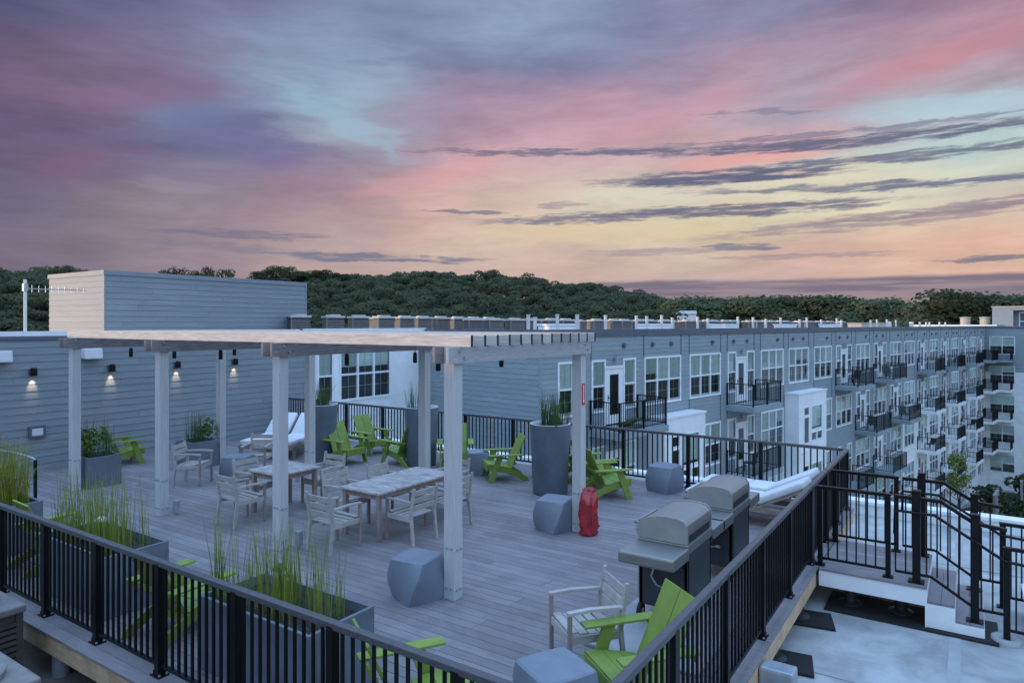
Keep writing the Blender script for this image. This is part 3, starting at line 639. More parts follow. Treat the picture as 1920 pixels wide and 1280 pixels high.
# white projecting bays
for b0, b1 in BAYS:
    w = b1-b0; dp = .75; bm = FM @ Matrix.Translation((b0, -dp, 0))
    bay = link('bay', None, apt, bm)
    link('bay_coping', MB().box(-.04,w+.04,-.04,dp,-.42,-.34).mesh('bay_coping', MT['trimw']), bay, bm)
    for s in (0, w): link('side_panel', MB().box(s-.02 if s else 0, s if s else .02, .001, dp, -14.4, -.42).mesh('side_panel', MT['white']), bay, bm)
    for k in range(1, 5):
        z0 = -14.4 if k == 4 else -.42-3.13*k; z1 = -.42-3.13*(k-1); base = -.42-3.13*k
        rects = [(.18*w,.34*w,base+2.0,base+2.38),(.44*w,.82*w,base+1.15,base+2.38),(.18*w,.34*w,base+.5,base+1.85),(.44*w,.61*w,base+.55,base+.95),(.65*w,.82*w,base+.55,base+.95)]
        m = MB(); xs = sorted(set([0.02,w-.02]+[r for q in rects for r in q[:2]])); zs = sorted(set([z0+.004,z1-.004]+[r for q in rects for r in q[2:]]))
        for x0, x1 in zip(xs, xs[1:]):
            for y0, y1 in zip(zs, zs[1:]):
                if any(q[0]-1e-4 <= x0 and x1 <= q[1]+1e-4 and q[2]-1e-4 <= y0 and y1 <= q[3]+1e-4 for q in rects): continue
                m.add([(x0,0,y0),(x1,0,y0),(x1,0,y1),(x0,0,y1)], [(0,1,2,3)])
        link('front_panel', m.mesh('front_panel', MT['white'], fix=False), bay, bm)
        for q in rects:
            f = MB(); a = .035
            f.box(q[0]-a,q[0],-.02,.06,q[2]-a,q[3]+a).box(q[1],q[1]+a,-.02,.06,q[2]-a,q[3]+a).box(q[0],q[1],-.02,.06,q[2]-a,q[2]).box(q[0],q[1],-.02,.06,q[3],q[3]+a)
            link('window_frame', f.mesh('window_frame', MT['trimw']), bay, bm)
            link('pane', MB().sheet(q[0],q[1],.02,q[2],q[3]).mesh('pane', MT['glass'], fix=False), bay, bm)
        link('reveal', MB().box(.03,w-.03,.3,.34,z0,z1-.02).mesh('reveal', MT['inside']), bay, bm)
        link('blind', MB().box(.44*w,.82*w,.08,.09,base+1.25,base+2.4).mesh('blind', MT['blind']), bay, bm)
# grey end wall facing the terrace
E0 = (-17.65,20.26); E1 = (-11.75,19.27); el = math.hypot(E1[0]-E0[0], E1[1]-E0[1])
EM = frame(E0[0], E0[1], (E1[0]-E0[0])/el, (E1[1]-E0[1])/el)
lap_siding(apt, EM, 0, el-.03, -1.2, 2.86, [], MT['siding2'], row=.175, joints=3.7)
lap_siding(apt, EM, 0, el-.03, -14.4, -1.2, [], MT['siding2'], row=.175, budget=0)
link('corner_board', MB().box(el-.06,el+.02,-.05,.03,-14.4,2.86).mesh('corner_board', MT['siding2']), apt, EM)
link('parapet_coping', MB().box(0,el+.02,-.05,.3,2.862,3.122).mesh('parapet_coping', MT['coping']), apt, EM)
link('roof_deck', MB().box(-6,el,.3,24,2.28,2.60).mesh('roof_deck', MT['membrane']), apt, EM)

# ---- wing closing the courtyard at the far end
CX, CY = FO[0]+FD[0]*FLEN, FO[1]+FD[1]*FLEN
WMX = frame(CX, CY, FD[1], -FD[0])
wing = thing('apartment_wing', 'grey and white end wing closing the far courtyard', 'building', at(CX, CY, -14.4))
ops2 = []; wl = []
for k in range(5):
    head = 1.94-3.13*k
    for t, w, n in ((.45,2.1,2),(3.9,1.6,2),(7.3,1.6,2),(10.7,1.6,2),(14.2,1.6,2),(17.6,1.6,2)):
        wl.append((t,w,n,head)); ops2.append((t,t+w,head-1.77,head))
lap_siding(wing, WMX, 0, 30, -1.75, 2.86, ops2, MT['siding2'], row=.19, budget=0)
smooth_wall(wing, WMX, 0, 30, -14.4, -1.75, ops2, MT['white'], 12, 'wall_panel')
for t, w, n, head in wl: window(wing, WMX @ Matrix.Translation((t,0,head-1.77)), w, 1.77, n, False)
for k in range(4): balcony(wing, WMX @ Matrix.Translation((.05,0,-.45-3.13*k)) @ Matrix.Diagonal((.8,1,1,1)), k > 0, True)
link('parapet_coping', MB().box(0,30,-.06,.35,2.861,3.121).mesh('parapet_coping', MT['coping']), wing, WMX)
link('roof_deck', MB().box(.02,30,.35,18,2.35,2.64).mesh('roof_deck', MT['membrane']), wing, WMX)
link('inner_wall', MB().box(.03,30,.50,.6,-14.4,2.3).mesh('inner_wall', MT['inside']), wing, WMX)
# stairhouse, vents and a low box on that roof
sh = thing('roof_stairhouse', 'grey roof stairhouse with a white door frame at the far right', 'stairhouse', WMX @ Matrix.Translation((.1,3.2,2.64)))
m = MB().box(0,1.9,0,3.4,0,2.55).box(1.9,4.2,.9,3.4,0,2.55).box(4.2,8.4,0,3.4,0,2.55).box(1.9,4.2,0,.9,2.2,2.55)
link('walls', m.mesh('walls', MT['siding2']), sh, WMX @ Matrix.Translation((.1,3.2,2.64)))
link('roof_cap', MB().box(-.08,8.5,-.08,3.5,2.55,2.66).mesh('roof_cap', MT['beige']), sh, WMX @ Matrix.Translation((.1,3.2,2.64)))
m = MB().box(2.3,2.42,.78,.89,0,2.0).box(3.9,4.02,.78,.89,0,2.0).box(2.42,3.9,.78,.89,1.88,2.0).box(2.42,3.9,.80,.89,.95,1.05)
link('door_frame', m.mesh('door_frame', MT['trimw']), sh, WMX @ Matrix.Translation((.1,3.2,2.64)))
link('door', MB().box(2.42,3.9,.84,.895,0.02,1.88).mesh('door', MT['coping']), sh, WMX @ Matrix.Translation((.1,3.2,2.64)))
for i, x in enumerate((-2.6, -.7)):
    o = link('roof_vent', MB().lathe([(0,0),(.62,0),(.62,.25),(.5,.26),(.5,1.35),(.58,1.36),(.58,1.45),(0,1.5)],16).mesh('roof_vent', MT['beige'], smooth=False), None, WMX @ Matrix.Translation((x,4.0,2.66)))
    tag(o, 'round beige roof ventilator %s the stairhouse' % ('farther from' if i == 0 else 'right beside'), 'ventilator')
o = link('roof_equipment_box', MB().box(0,3.6,0,2.2,0,.75).box(-.05,3.65,-.05,2.25,.75,.82).mesh('roof_equipment_box', MT['beige'], bevel=.02), None, FM @ Matrix.Translation((48.5,4.2,2.62)))
tag(o, 'low beige equipment box on the long roof before the wing', 'roof box')
o = link('roof_curb_wall', MB().box(-8,.6,0,.3,0,.62).mesh('roof_curb_wall', MT['trimw']), None, WMX @ Matrix.Translation((0,2.6,2.64)))
tag(o, 'low white curb wall on the wing roof beside the stairhouse', 'curb')

# ---- left building: siding wall behind the terrace, white wall beyond, stair tower on its roof
lb = thing('rooftop_building', 'blue-grey sided building wall along the back of the terrace', 'building', at(-17.65, 5, -14.4))
LM = frame(-17.65, 0, 0, 1)
lap_siding(lb, LM, -11.6, 14.5, -.55, 2.95, [], MT['siding'], row=.17, joints=3.66, jfrom=4.2)
link('parapet_coping', MB().box(-11.6,14.5,-.05,.3,2.95,3.03).mesh('parapet_coping', MT['coping']), lb, LM)
link('parapet_cap', MB().box(-11.6,14.5,.305,.42,2.6,3.14).mesh('parapet_cap', MT['trimw']), lb, LM)
link('end_board', MB().box(14.5,14.62,-.04,.3,-14.4,3.08).mesh('end_board', MT['siding']), lb, LM)
wops = [(15.0,15.55,.76,2.42),(15.95,18.25,.76,2.42)]
smooth_wall(lb, LM, 14.62, 20.26, -14.4, 2.92, wops+[(15.95,18.25,-2.6,-.9)], MT['white'], 6)
window(lb, LM @ Matrix.Translation((15.95,0,.76)), 2.3, 1.66, 3, True, blinds=.35)
window(lb, LM @ Matrix.Translation((15.0,0,.76)), .55, 1.66, 1, True, blinds=.5)
window(lb, LM @ Matrix.Translation((15.95,0,-2.6)), 2.3, 1.7, 3, True, blinds=.5)
link('parapet_cap', MB().box(14.62,20.3,-.04,.3,2.92,3.16).mesh('parapet_cap', MT['trimw']), lb, LM)
link('roof_deck', MB().box(-11.6,20.2,.43,22,2.3,2.70).mesh('roof_deck', MT['membrane']), lb, LM)
link('inner_wall', MB().box(-11.6,20.2,.5,.6,-14.4,2.29).mesh('inner_wall', MT['inside']), lb, LM)
tower = thing('stair_tower', 'blue-grey sided stair tower rising above the left roof', 'stair tower', at(-20.5, 9.6, 2.7))
T1 = frame(-20.5, 9.72, 0, 1); T2 = frame(-23.95, 9.72, 1, 0)
lap_siding(tower, T1, 0.03, 7.1, 2.7, 4.72, [], MT['siding'], row=.17, joints=3.66)
lap_siding(tower, T2, 0, 3.42, 2.7, 4.72, [], MT['siding'], row=.17)
link('corner_board', MB().box(-20.53,-20.475,9.695,9.75,2.7,4.72).mesh('corner_board', MT['siding']), tower)
link('roof_cap', MB().box(-23.99,-20.46,9.68,16.86,4.72,4.85).mesh('roof_cap', MT['siding']), tower)
link('core', MB().box(-23.93,-20.53,9.75,16.8,2.7,4.72).mesh('core', MT['siding']), tower)
link('corner_board', MB().box(-20.54,-20.475,16.8,16.86,2.7,4.72).mesh('corner_board', MT['siding']), tower)
an = thing('antenna_mast', 'pale roof mast carrying a horizontal comb antenna', 'antenna', at(-20.1,7.6,2.7))
link('mast', MB().cyl((-20.1,7.6,2.7),(-20.1,7.6,4.45),.036,n=10).mesh('mast', MT['pipe']), an)
m = MB().beam((-20.1,7.55,4.22),(-20.0,9.0,4.22),.025,.025)
for i in range(9): m.beam((-20.09+.01*i,7.75+.15*i,4.22-.09+.004*i),(-20.09+.01*i,7.75+.15*i,4.22+.09-.004*i),.012,.012)
link('comb', m.mesh('comb', MT['galv']), an)
link('bracket', MB().box(-20.15,-20.05,7.55,7.65,4.16,4.34).mesh('bracket', MT['galv']), an)

# ------------------------------------------------------------------ roof equipment
def condenser_parts(s=.70, h=.92):
    b = MB(); e = s/2
    b.box(-e+.04,e-.04,-e+.04,e-.04,.06,h-.08); body = b.mesh('core', MT['acd'])
    casing = MB().box(-e,e,-e,e,0,.07).mesh('base_pan', MT['acm'])
    cp = MB().box(-e,-e+.05,-e,-e+.05,.071,h-.081).mesh('corner_post', MT['acm'])
    lv = MB()
    n = 11
    for i in range(n):
        z = .1+i*(h-.24)/n
        for a in range(4):
            lv.box(-e+.05,e-.05,-e,-e+.035,z,z+.035, Matrix.Rotation(a*math.pi/2,4,'Z'))
    louvre = lv.mesh('louvre', MT['acm'])
    t = MB().box(-e-.02,e+.02,-e-.02,e+.02,h-.08,h).mesh('lid', MT['act'], bevel=.02)
    f = MB().lathe([(e*.80,h+.001),(e*.80,h+.05),(e*.68,h+.055),(e*.62,h+.01)],20).lathe([(0,h+.06),(.09,h+.055),(.1,h+.03)],10)
    for i in range(3): f.lathe([(e*(.2+.14*i),h+.045),(e*(.2+.14*i)+.01,h+.045)],20)
    for i in range(8):
        a = i*math.pi/4; f.beam((.08*math.cos(a),.08*math.sin(a),h+.045),(e*.7*math.cos(a),e*.7*math.sin(a),h+.045),.012,.012)
    fan = f.mesh('fan_guard', MT['act'])
    hole = MB().lathe([(0,h+.006),(e*.66,h+.006)],20).mesh('fan_opening', MT['acd'], fix=False)
    return [('core',body),('base_pan',casing),('corner_post',cp),('louvre',louvre),('lid',t),('fan_guard',fan),('fan_opening',hole)]
ACP = condenser_parts()
ACN = [(n_, me.copy()) for n_, me in ACP]
for n_, me in ACN:
    if n_ in ('base_pan','corner_post','louvre'): me.materials[0] = MT['acdark']
    elif n_ in ('lid', 'fan_guard'): me.materials[0] = MT['acm']
def condenser(mw, label, group=None, parts=ACP):
    t = thing('air_conditioner', label, 'air conditioner', mw, group)
    for n_, me in parts:
        if n_ == 'corner_post':
            for k in range(4 if parts is ACN else 1): link(n_, me, t, mw @ Matrix.Rotation(k*math.pi/2,4,'Z'))
        else: link(n_, me, t, mw)
    return t
# near units below the front railing
condenser(at(-8.53,2.62,-.5) @ Matrix.Diagonal((1.22,1.22,1.0,1)), 'brown louvred condenser at the bottom left corner beside the front railing', None, ACN)
condenser(at(-6.75,2.05,-.5) @ Matrix.Diagonal((1.22,1.22,1.0,1)), 'pale-topped condenser cut off by the bottom left edge', None, ACN)
ORD = ['first','second','third','fourth','fifth','sixth','seventh','eighth','ninth','tenth','eleventh']
for i, y in enumerate((16.2,17.8,19.1,20.5,21.75,22.9,24.15,25.4,26.65,27.9)):
    condenser(at(-20.1,y,2.70,1.1), ORD[i]+' condenser from the stair tower in the row behind the white parapet', 'condensers behind the white parapet')
for i, y in enumerate((22.3,24.6)): condenser(at(-22.2,y,2.70,1.1), ('nearer','farther')[i]+' of two condensers peeking out behind the parapet row', 'condensers in the second row')
for i in range(36):
    if i % 7 in (6,): continue
    t = 3.0+i*1.25; condenser(FM @ at(t,6.6+.12*math.sin(i*3),2.62,-.35+.05*math.sin(i*5)), 'small condenser in the front line on the long roof, %s' % ('terrace end' if i < 12 else 'middle stretch' if i < 24 else 'wing end'), 'condensers on the long roof')
for i in range(24):
    if i % 6 == 2: continue
    condenser(FM @ at(6+i*1.5,10.5,2.62,.1), 'condenser in the back line on the far roof', 'condensers in the back line of the long roof')
PIPE = MB().cyl((0,0,0),(0,0,1.08),.065,n=10).lathe([(.075,1.08),(.075,1.13),(0,1.13)],10).mesh('vent_pipe', MT['pipe'])
PT = [-2.2,-.2,.6,2.2,5.2,7.4,8.2,9.4,10.3,12.6,13.6,16.8,18.6,20.2,22.2,25.0,26.1,28.5,31.3,32.2,38.4,39.9,42.4,44.8]
for i, t in enumerate(PT):
    if t < 0: mw = EM @ at(el+t*1.0, 2.2, 2.6)
    else: mw = FM @ at(t+.5, 1.6, 2.62)
    o = link('vent_pipe', PIPE, None, mw @ Matrix.Diagonal((1,1,rnd.uniform(.86,.98),1)))
    tag(o, 'slim white vent pipe behind the long parapet, %s' % ('over the terrace end' if t < 6 else 'over the first bay' if t < 17 else 'over the middle bays' if t < 30 else 'over the far bays'), 'vent pipe', 'vent pipes along the long parapet')
for i, t in enumerate([46,46.8,47.6,52.6,53.4,54.2,55,58.5,61,62.2,66]):
    o = link('vent_pipe', PIPE, None, FM @ at(t,2.2+.3*(i%3),2.62) @ Matrix.Diagonal((1.3,1.3,.8,1)))
    tag(o, 'short white vent pipe near the far end of the long roof', 'vent pipe', 'short vent pipes at the far end')
for i, (t, w) in enumerate(((4.6,1.3),(12.0,1.5),(19.2,1.6),(28.0,1.3),(36.0,1.8))):
    o = link('roof_hatch', MB().box(0,w,0,1.0,0,.62).box(-.05,w+.05,-.05,1.05,.62,.70).mesh('roof_hatch', MT['trimw'], bevel=.015), None, FM @ at(t,3.3,2.62))
    tag(o, '%s low white roof hatch from the terrace end of the long roof' % ('first','second','third','fourth','fifth')[i], 'roof hatch')
# a white shed roof among the trees, a utility pole
sx, sy = pol(14.3,186)
o = thing('distant_house', 'white house roof showing among the trees', 'house', at(sx,sy,-3.5,.4))
link('wall', MB().box(-2.4,2.4,-3,3,0,9.5).mesh('wall', MT['white']), o, at(sx,sy,-3.5,.4))
link('roof', MB().add([(-2.6,-3.3,9.5),(2.6,-3.3,9.5),(2.6,3.3,9.5),(-2.6,3.3,9.5),(-2.6,0,10.4),(2.6,0,10.4)],[(0,1,5,4),(2,3,4,5),(0,4,3),(1,2,5),(3,2,1,0)]).mesh('roof', MT['seam']), o, at(sx,sy,-3.5,.4))
ux, uy = pol(29.3,125)
o = thing('utility_pole', 'dark utility pole with a crossarm beyond the long roof', 'pole', at(ux,uy,-14.4))
link('shaft', MB().cyl((ux,uy,-14.4),(ux,uy,6.2),.16,.11,8).mesh('shaft', MT['bark']), o)
link('crossarm', MB().beam((ux-1.1,uy-.7,5.5),(ux+1.1,uy+.7,5.5),.12,.12).mesh('crossarm', MT['bark']), o)
m = MB()
for dz, dx in ((5.6,-1),(5.6,1),(4.6,0)):
    a = Vector((ux+dx,uy+dx*.6,dz)); b = Vector(pol(19,150)+(dz+1,)); c = Vector(pol(39,120)+(dz,))
    for q in (b, c):
        pts_ = [a.lerp(q, s/10)-Vector((0,0,1.2*4*(s/10)*(1-s/10))) for s in range(11)]; m.tube(pts_, .03, 4)
link('cable', m.mesh('cable', MT['rubber']), o)

# ------------------------------------------------------------------ lower roof, courtyard
m = MB().box(-17.6,9,-14,15.4,-.75,-.53); structure('roof', m.mesh('roof', MT['membrane']))
rf = bpy.data.objects['roof']
for i, x in enumerate((-.2,2.8,5.8)):
    link('membrane_seam', MB().box(x,x+.12,-14,15.35,-.529,-.526).mesh('membrane_seam', MT['seam']), rf)
for y in (5.2,8.1,12.9): link('membrane_seam', MB().box(-1.5,9,y,y+.10,-.5255,-.5235).mesh('membrane_seam', MT['seam']), rf)
m = MB().box(-16,-1.9,-8,3.9,-.526,-.522); structure('roof_shade_patch', m.mesh('roof_shade_patch', MT['membrane_shade']))  # thin dark sheet over the pale roof, standing in for shade
structure('courtyard_paving', MB().box(-12,40,15,90,-14.44,-14.30).mesh('courtyard_paving', MT['conc']), Matrix.Identity(4))
structure('lawn', MB().box(1.2,40,50,88,-14.29,-14.22).mesh('lawn', MT['lawn']))
pw = thing('roof_parapet', 'white parapet along the far edge of the lower roof', 'parapet', at(0,15.45,-.53))
link('wall', MB().box(-17.6,9,15.4,15.62,-14.4,-.32).mesh('wall', MT['white']), pw)
link('cap', MB().box(-17.6,9,15.36,15.68,-.32,-.26).mesh('cap', MT['trimw']), pw)
rc = thing('roof_curb', 'low roof curb with grey siding and white top beside the stair', 'curb', at(1.6,10.6,-.53))
for i in range(6): link('siding_board', MB().box(.62,4.2,10.38-.008,10.42,-.53+i*.055,-.53+i*.055+.052).mesh('siding_board', MT['siding']), rc)
link('core', MB().box(.63,4.19,10.42,11.3,-.53,-.20).mesh('core', MT['siding']), rc)
link('cap', MB().box(.58,4.25,10.35,11.4,-.20,-.16).mesh('cap', MT['trimw']), rc)

# ------------------------------------------------------------------ deck
DX0, DX1, DY0, DY1 = -17.6, -1.70, 3.30, 13.62
deck = link('deck', None, None, at(-9,8,-.03)); deck['kind'] = 'structure'
PITCH = .145; _bm = {}
def board(x0, x1, y0, y1, z1=0., th=.028, along='x'):
    key = (round(x1-x0,3), round(y1-y0,3))
    if key not in _bm: _bm[key] = MB().box(0,key[0],0,key[1],-th,0).mesh('deck_board', MT['deck'], bevel=.003)
    return link('deck_board', _bm[key], deck, at(x0,y0,z1))
XB = DX1-.30
y = DY0+.29; row = 0
while y+PITCH < DY1-.02:
    L = [4.2,5.0,3.4,4.6,5.4][row % 5]; x = DX0; first = L*(.35+.16*((row*7) % 5)); cuts = [DX0]
    p = DX0+first
    while p < XB-.8: cuts.append(p); p += 4.88
    cuts.append(XB)
    for c0, c1 in zip(cuts, cuts[1:]): board(round(c0+.002,3), round(c1-.002,3), y, y+PITCH-.007)
    y += PITCH; row += 1
yy = DY0
for i in range(2):
    for c0, c1 in zip((DX0,-13.1,-8.2,-4.6),(-13.1,-8.2,-4.6,DX1)): board(c0+.002, c1-.002, yy, yy+.14)
    yy += .1445
xx = XB+.006
for i in range(2):
    for c0, c1 in zip((DY0+.29,7.4,11.0),(7.4,11.0,DY1)): board(xx, xx+.14, c0+.002, c1-.002)
    xx += .1445
link('deck_frame', MB().box(DX0,DX1-.06,DY0+.06,DY1-.05,-.20,-.034).mesh('deck_frame', MT['frame']), deck)
for c0, c1 in zip((DX0,-12.2,-6.9),(-12.2,-6.9,DX1-.02)): link('rim_joist', MB().box(c0,c1-.004,DY0+.018,DY0+.058,-.225,-.030).mesh('rim_joist', MT['rim']), deck)
for c0, c1 in ((DY0+.06,6.7),(6.704,9.95),(11.6,DY1-.02)): link('rim_joist', MB().box(DX1-.058,DX1-.018,c0,c1,-.225,-.030).mesh('rim_joist', MT['rim']), deck)
# pedestals under the edges
PED = MB().cyl((0,0,-.53),(0,0,-.2),.075,n=16).lathe([(.15,-.52),(.15,-.49),(.08,-.47)],16).mesh('pedestal', MT['darkm'], smooth=False)
PEDW = MB().cyl((0,0,-.53),(0,0,-.2),.085,n=18).mesh('pedestal', MT['galv'], smooth=False)
PAD = MB().add([(-.26,-.22,-.5),(.27,-.25,-.5),(.25,.24,-.5),(-.25,.27,-.5),(-.26,-.22,-.53),(.27,-.25,-.53),(.25,.24,-.53),(-.25,.27,-.53)],[(0,1,2,3),(0,4,5,1),(1,5,6,2),(2,6,7,3),(3,7,4,0)]).mesh('pad', MT['rubber'])
for i, y in enumerate((5.2,6.75,8.15,9.5)):
    link('pedestal', PED, deck, at(-1.86,y)); link('pad', PAD, deck, at(-1.70,y,.004,.08+.05*i))
for x in (-10.6,-8.25,-5.9,-3.6): link('pedestal', PEDW, deck, at(x,3.46))
o = link('flashing_boot', MB().box(-.16,.16,-.11,.11,-.45,.0).mesh('flashing_boot', MT['galv'], bevel=.025), None, at(-1.55,7.0,-.04))
tag(o, 'battered pale metal flashing boot against the right deck edge', 'flashing')
# pale paver pad below the grills
pad = link('grill_pad', None, None, at(-2.8,8.2,.02)); tag(pad, 'pale paver pad under the two grills', 'paver pad')
PV = MB().box(0,.596,0,.596,.002,.035).mesh('paver', MT['paver'], bevel=.006)
for i in range(2):
    for j in range(7): link('paver', PV, pad, at(-3.30+i*.6, 6.25+j*.6, 0))

# ------------------------------------------------------------------ railings
HR = 1.07
POST = MB().box(-.035,.035,-.035,.035,.0,HR-.02).mesh('post', MT['black'])
BASE = MB().box(-.075,.075,-.055,.055,.002,.014).box(-.045,.045,-.042,.042,.014,.05).mesh('base_plate', MT['black'])
BOLT = MB().cyl((-.058,-.035,.014),(-.058,-.035,.028),.011,n=6).cyl((.058,.035,.014),(.058,.035,.028),.011,n=6).cyl((-.058,.035,.014),(-.058,.035,.028),.011,n=6).cyl((.058,-.035,.014),(.058,-.035,.028),.011,n=6).mesh('bolt', MT['galv'])
BAL = MB().box(-.011,.011,-.011,.011,.10,HR-.04).mesh('baluster', MT['black'])
def railing(name, label, p, q, step=1.19, sp=.112, caps=True, off=0.):
    p = Vector(p+(0,)); q = Vector(q+(0,)); L = (q-p).length; d = (q-p)/L; rz = math.atan2(d.y, d.x)
    t = thing(name, label, 'railing', at(p.x,p.y,0,rz)); I = at(p.x,p.y,0,rz)
    link('top_rail', MB().box(-.03,L+.03,-.034,.034,HR-.038,HR+.014).mesh('top_rail', MT['blackg'], bevel=.008), t, I)
    link('bottom_rail', MB().box(0,L,-.016,.016,.085,.115).mesh('bottom_rail', MT['black']), t, I)
    ps = []; s = off
    while s < L-.25: ps.append(s); s += step
    ps.append(L)
    for s in ps:
        o = link('post', POST, t, I @ at(s,0)); link('base_plate', BASE, o, I @ at(s,0)); link('bolt', BOLT, o, I @ at(s,0))
    for a, b in zip(ps, ps[1:]):
        n = max(1, round((b-a)/sp))
        for i in range(1, n): link('baluster', BAL, t, I @ at(a+(b-a)*i/n,0))
    return t
railing('deck_railing', 'black metal railing along the front edge of the terrace', (-13.48,3.50), (-1.82,3.50), 1.19)
railing('deck_railing', 'black railing down the right side of the terrace beside the grills', (-1.82,3.56), (-1.82,10.12), 1.30)
railing('deck_railing', 'short black railing from the stair gate to the far corner', (-1.82,11.36), (-1.82,13.46), 1.05)
railing('deck_railing', 'black railing along the back of the terrace facing the apartments', (-17.5,13.46), (-1.86,13.46), 1.42)
railing('gate', 'black gate across the head of the stair', (-1.82,10.20), (-1.82,11.28), 1.5)
# landing and stair
ld = thing('stair_landing', 'grey landing and two steps with white risers down to the lower roof', 'stair', at(-1.1,10.75,-.3))
for i in range(10):
    link('deck_board', MB().box(DX1+.004,DX1+.004+8*.157,10.02+i*.15,10.02+i*.15+.144,-.030,-.002).mesh('deck_board', MT['deck'], bevel=.003), ld)
LX = DX1+.004+8*.157
link('fascia', MB().box(DX1+.004,LX-.02,10.035,10.06,-.24,-.032).mesh('fascia', MT['white']), ld)
link('fascia', MB().box(DX1+.004,LX-.02,11.48,11.505,-.24,-.032).mesh('fascia', MT['white']), ld)
link('riser', MB().box(LX-.02,LX-.0,10.035,11.505,-.53,-.032).mesh('riser', MT['white']), ld)
for i in range(2):
    x0 = LX+.30*i; z = -.177*(i+1)
    for j in range(2): link('tread', MB().box(x0+.002+j*.148,x0+.146+j*.148,10.05,11.49,z-.03,z).mesh('tread', MT['deck'], bevel=.003), ld)
    link('stringer', MB().box(x0,x0+.30,10.04,10.07,-.50,z-.032).mesh('stringer', MT['white']), ld); link('riser', MB().box(x0+.28,x0+.30,10.07,11.49,-.53,z-.032).mesh('riser', MT['white']), ld)
    link('stringer', MB().box(x0,x0+.30,11.46,11.49,-.50,z-.032).mesh('stringer', MT['white']), ld)
for x, y in ((-1.35,10.35),(-.75,10.4),(-1.2,11.2)): link('pedestal', PED, ld, at(x,y))
link('pad', MB().box(-1.62,.30,9.95,10.7,-.528,-.505).mesh('pad', MT['rubber']), ld)
def stair_rail(y, label):
    t = thing('stair_railing', label, 'railing', at(-1.6,y,0))
    segs = [((-1.74,0),(-.60,0)),((-.50,0),(-.16,0))]
    def z_at(x): return 0 if x < -.28 else max(-.53, -(x+.28)*.60)
    m = MB(); P = [(-1.74,y,HR),(-.28,y,HR),(.14,y,HR-.25),(.14,y,HR-.25)]
    m.beam((-1.74,y,HR),(-.86,y,HR),.055,.04); m.beam((-.80,y,HR),(-.30,y,HR),.055,.04); m.beam((-.30,y,HR),(.06,y,HR-.22),.055,.04); m.beam((.06,y,HR-.22),(.38,y,HR-.25),.055,.04); m.beam((.36,y,HR-.47),(2.2,y,HR-.49),.055,.04)
    link('top_rail', m.mesh('top_rail', MT['black']), t)
    m = MB(); m.beam((-1.74,y,.10),(-.86,y,.10),.03,.03); m.beam((-.80,y,.10),(-.40,y,.10),.03,.03); m.beam((-.40,y,.10),(.04,y,-.18),.03,.03); m.beam((.1,y,-.2),(.36,y,-.2),.03,.03); m.beam((.36,y,-.38),(2.2,y,-.40),.03,.03)
    link('bottom_rail', m.mesh('bottom_rail', MT['black']), t)
    yo = y-.07; hz = HR-.17
    m = MB(); m.tube([(-.80,yo,hz-.30),(-.80,yo,hz),(-.36,yo,hz),(.36,yo,hz-.44),(.60,yo,hz-.46),(1.3,yo,hz-.46)], .019, 8)
    link('handrail', m.mesh('handrail', MT['black'], smooth=True), t)
    for x, zt, zb, w in ((-1.70,HR,0,.03),(-.88,HR,0,.03),(-.56,HR+.09,0,.045),(.06,HR-.12,-.36,.045),(.38,HR-.47,-.53,.035),(1.5,HR-.49,-.53,.03)):
        o = link('post', MB().box(x-w,x+w,y-w,y+w,zb,zt).box(x-w-.008,x+w+.008,y-w-.008,y+w+.008,zt,zt+.018).mesh('post', MT['black'], bevel=.004), t)
        link('base_plate', MB().box(x-w*2,x+w*2,y-w*1.7,y+w*1.7,zb+.002,zb+.02).mesh('base_plate', MT['black']), o)
    xs = [-1.60+i*.115 for i in range(34)]
    for x in xs:
        if abs(x+.87) < .06 or abs(x+.56) < .06 or abs(x-.06) < .06 or abs(x-.38) < .05: continue
        if x < -.30: z0, z1 = .10, HR-.02
        elif x < .06: z0, z1 = .10-(x+.40)*.63, HR-.02-(x+.3)*.62
        elif x < .37: z0, z1 = -.2, HR-.26
        else: z0, z1 = -.38, HR-.48
        link('baluster', MB().box(x-.009,x+.009,y-.009,y+.009,z0,z1).mesh('baluster', MT['black']), t)
    return t
stair_rail(10.16, 'near black stair railing with handrail stepping down to the roof')
stair_rail(11.38, 'farther black stair railing with handrail beyond the landing')
o = thing('roof_drain_collar', 'white round roof collar at the foot of the near stair railing', 'collar', at(.38,10.16,-.53))
link('ring', MB().lathe([(.16,0),(.16,.06),(.10,.065),(.05,.02)],20,(.38,10.16,-.53)).mesh('ring', MT['seam'], smooth=True), o)

# ------------------------------------------------------------------ pergola
pg = thing('pergola', 'weathered grey timber pergola over the dining tables', 'pergola', at(-10,8,0))
PX = (-14.81,-11.63,-8.43,-5.18); PY = (6.46,9.66)
PP = MB().box(-.08,.08,-.08,.08,0,3.028).mesh('post', MT['post'], bevel=.006)
PB_ = MB()
for z in (.14,.62):
    for s in (-.035,.035):
        PB_.cyl((s,-.078,z),(s,-.098,z),.014,n=8).cyl((.078,s,z-.02),(.098,s,z-.02),.014,n=8)
PB_ = PB_.mesh('bolt', MT['galv'])
for x in PX:
    for y in PY:
        o = link('post', PP, pg, at(x,y,.001)); link('bolt', PB_, o, at(x,y,.001))
for i, x in enumerate(PX):
    for s in (-1, 1):
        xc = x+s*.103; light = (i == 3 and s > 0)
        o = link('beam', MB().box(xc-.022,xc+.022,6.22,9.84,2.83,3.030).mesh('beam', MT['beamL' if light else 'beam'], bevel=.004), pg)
        bb = MB()
        for y in PY:
            for dy, dz in ((-.04,2.98),(.05,2.90)): bb.cyl((xc+s*.022,y+dy,dz),(xc+s*.045,y+dy,dz),.018,n=8)
        link('bolt', bb.mesh('bolt', MT['galv']), o)
RFN = 13
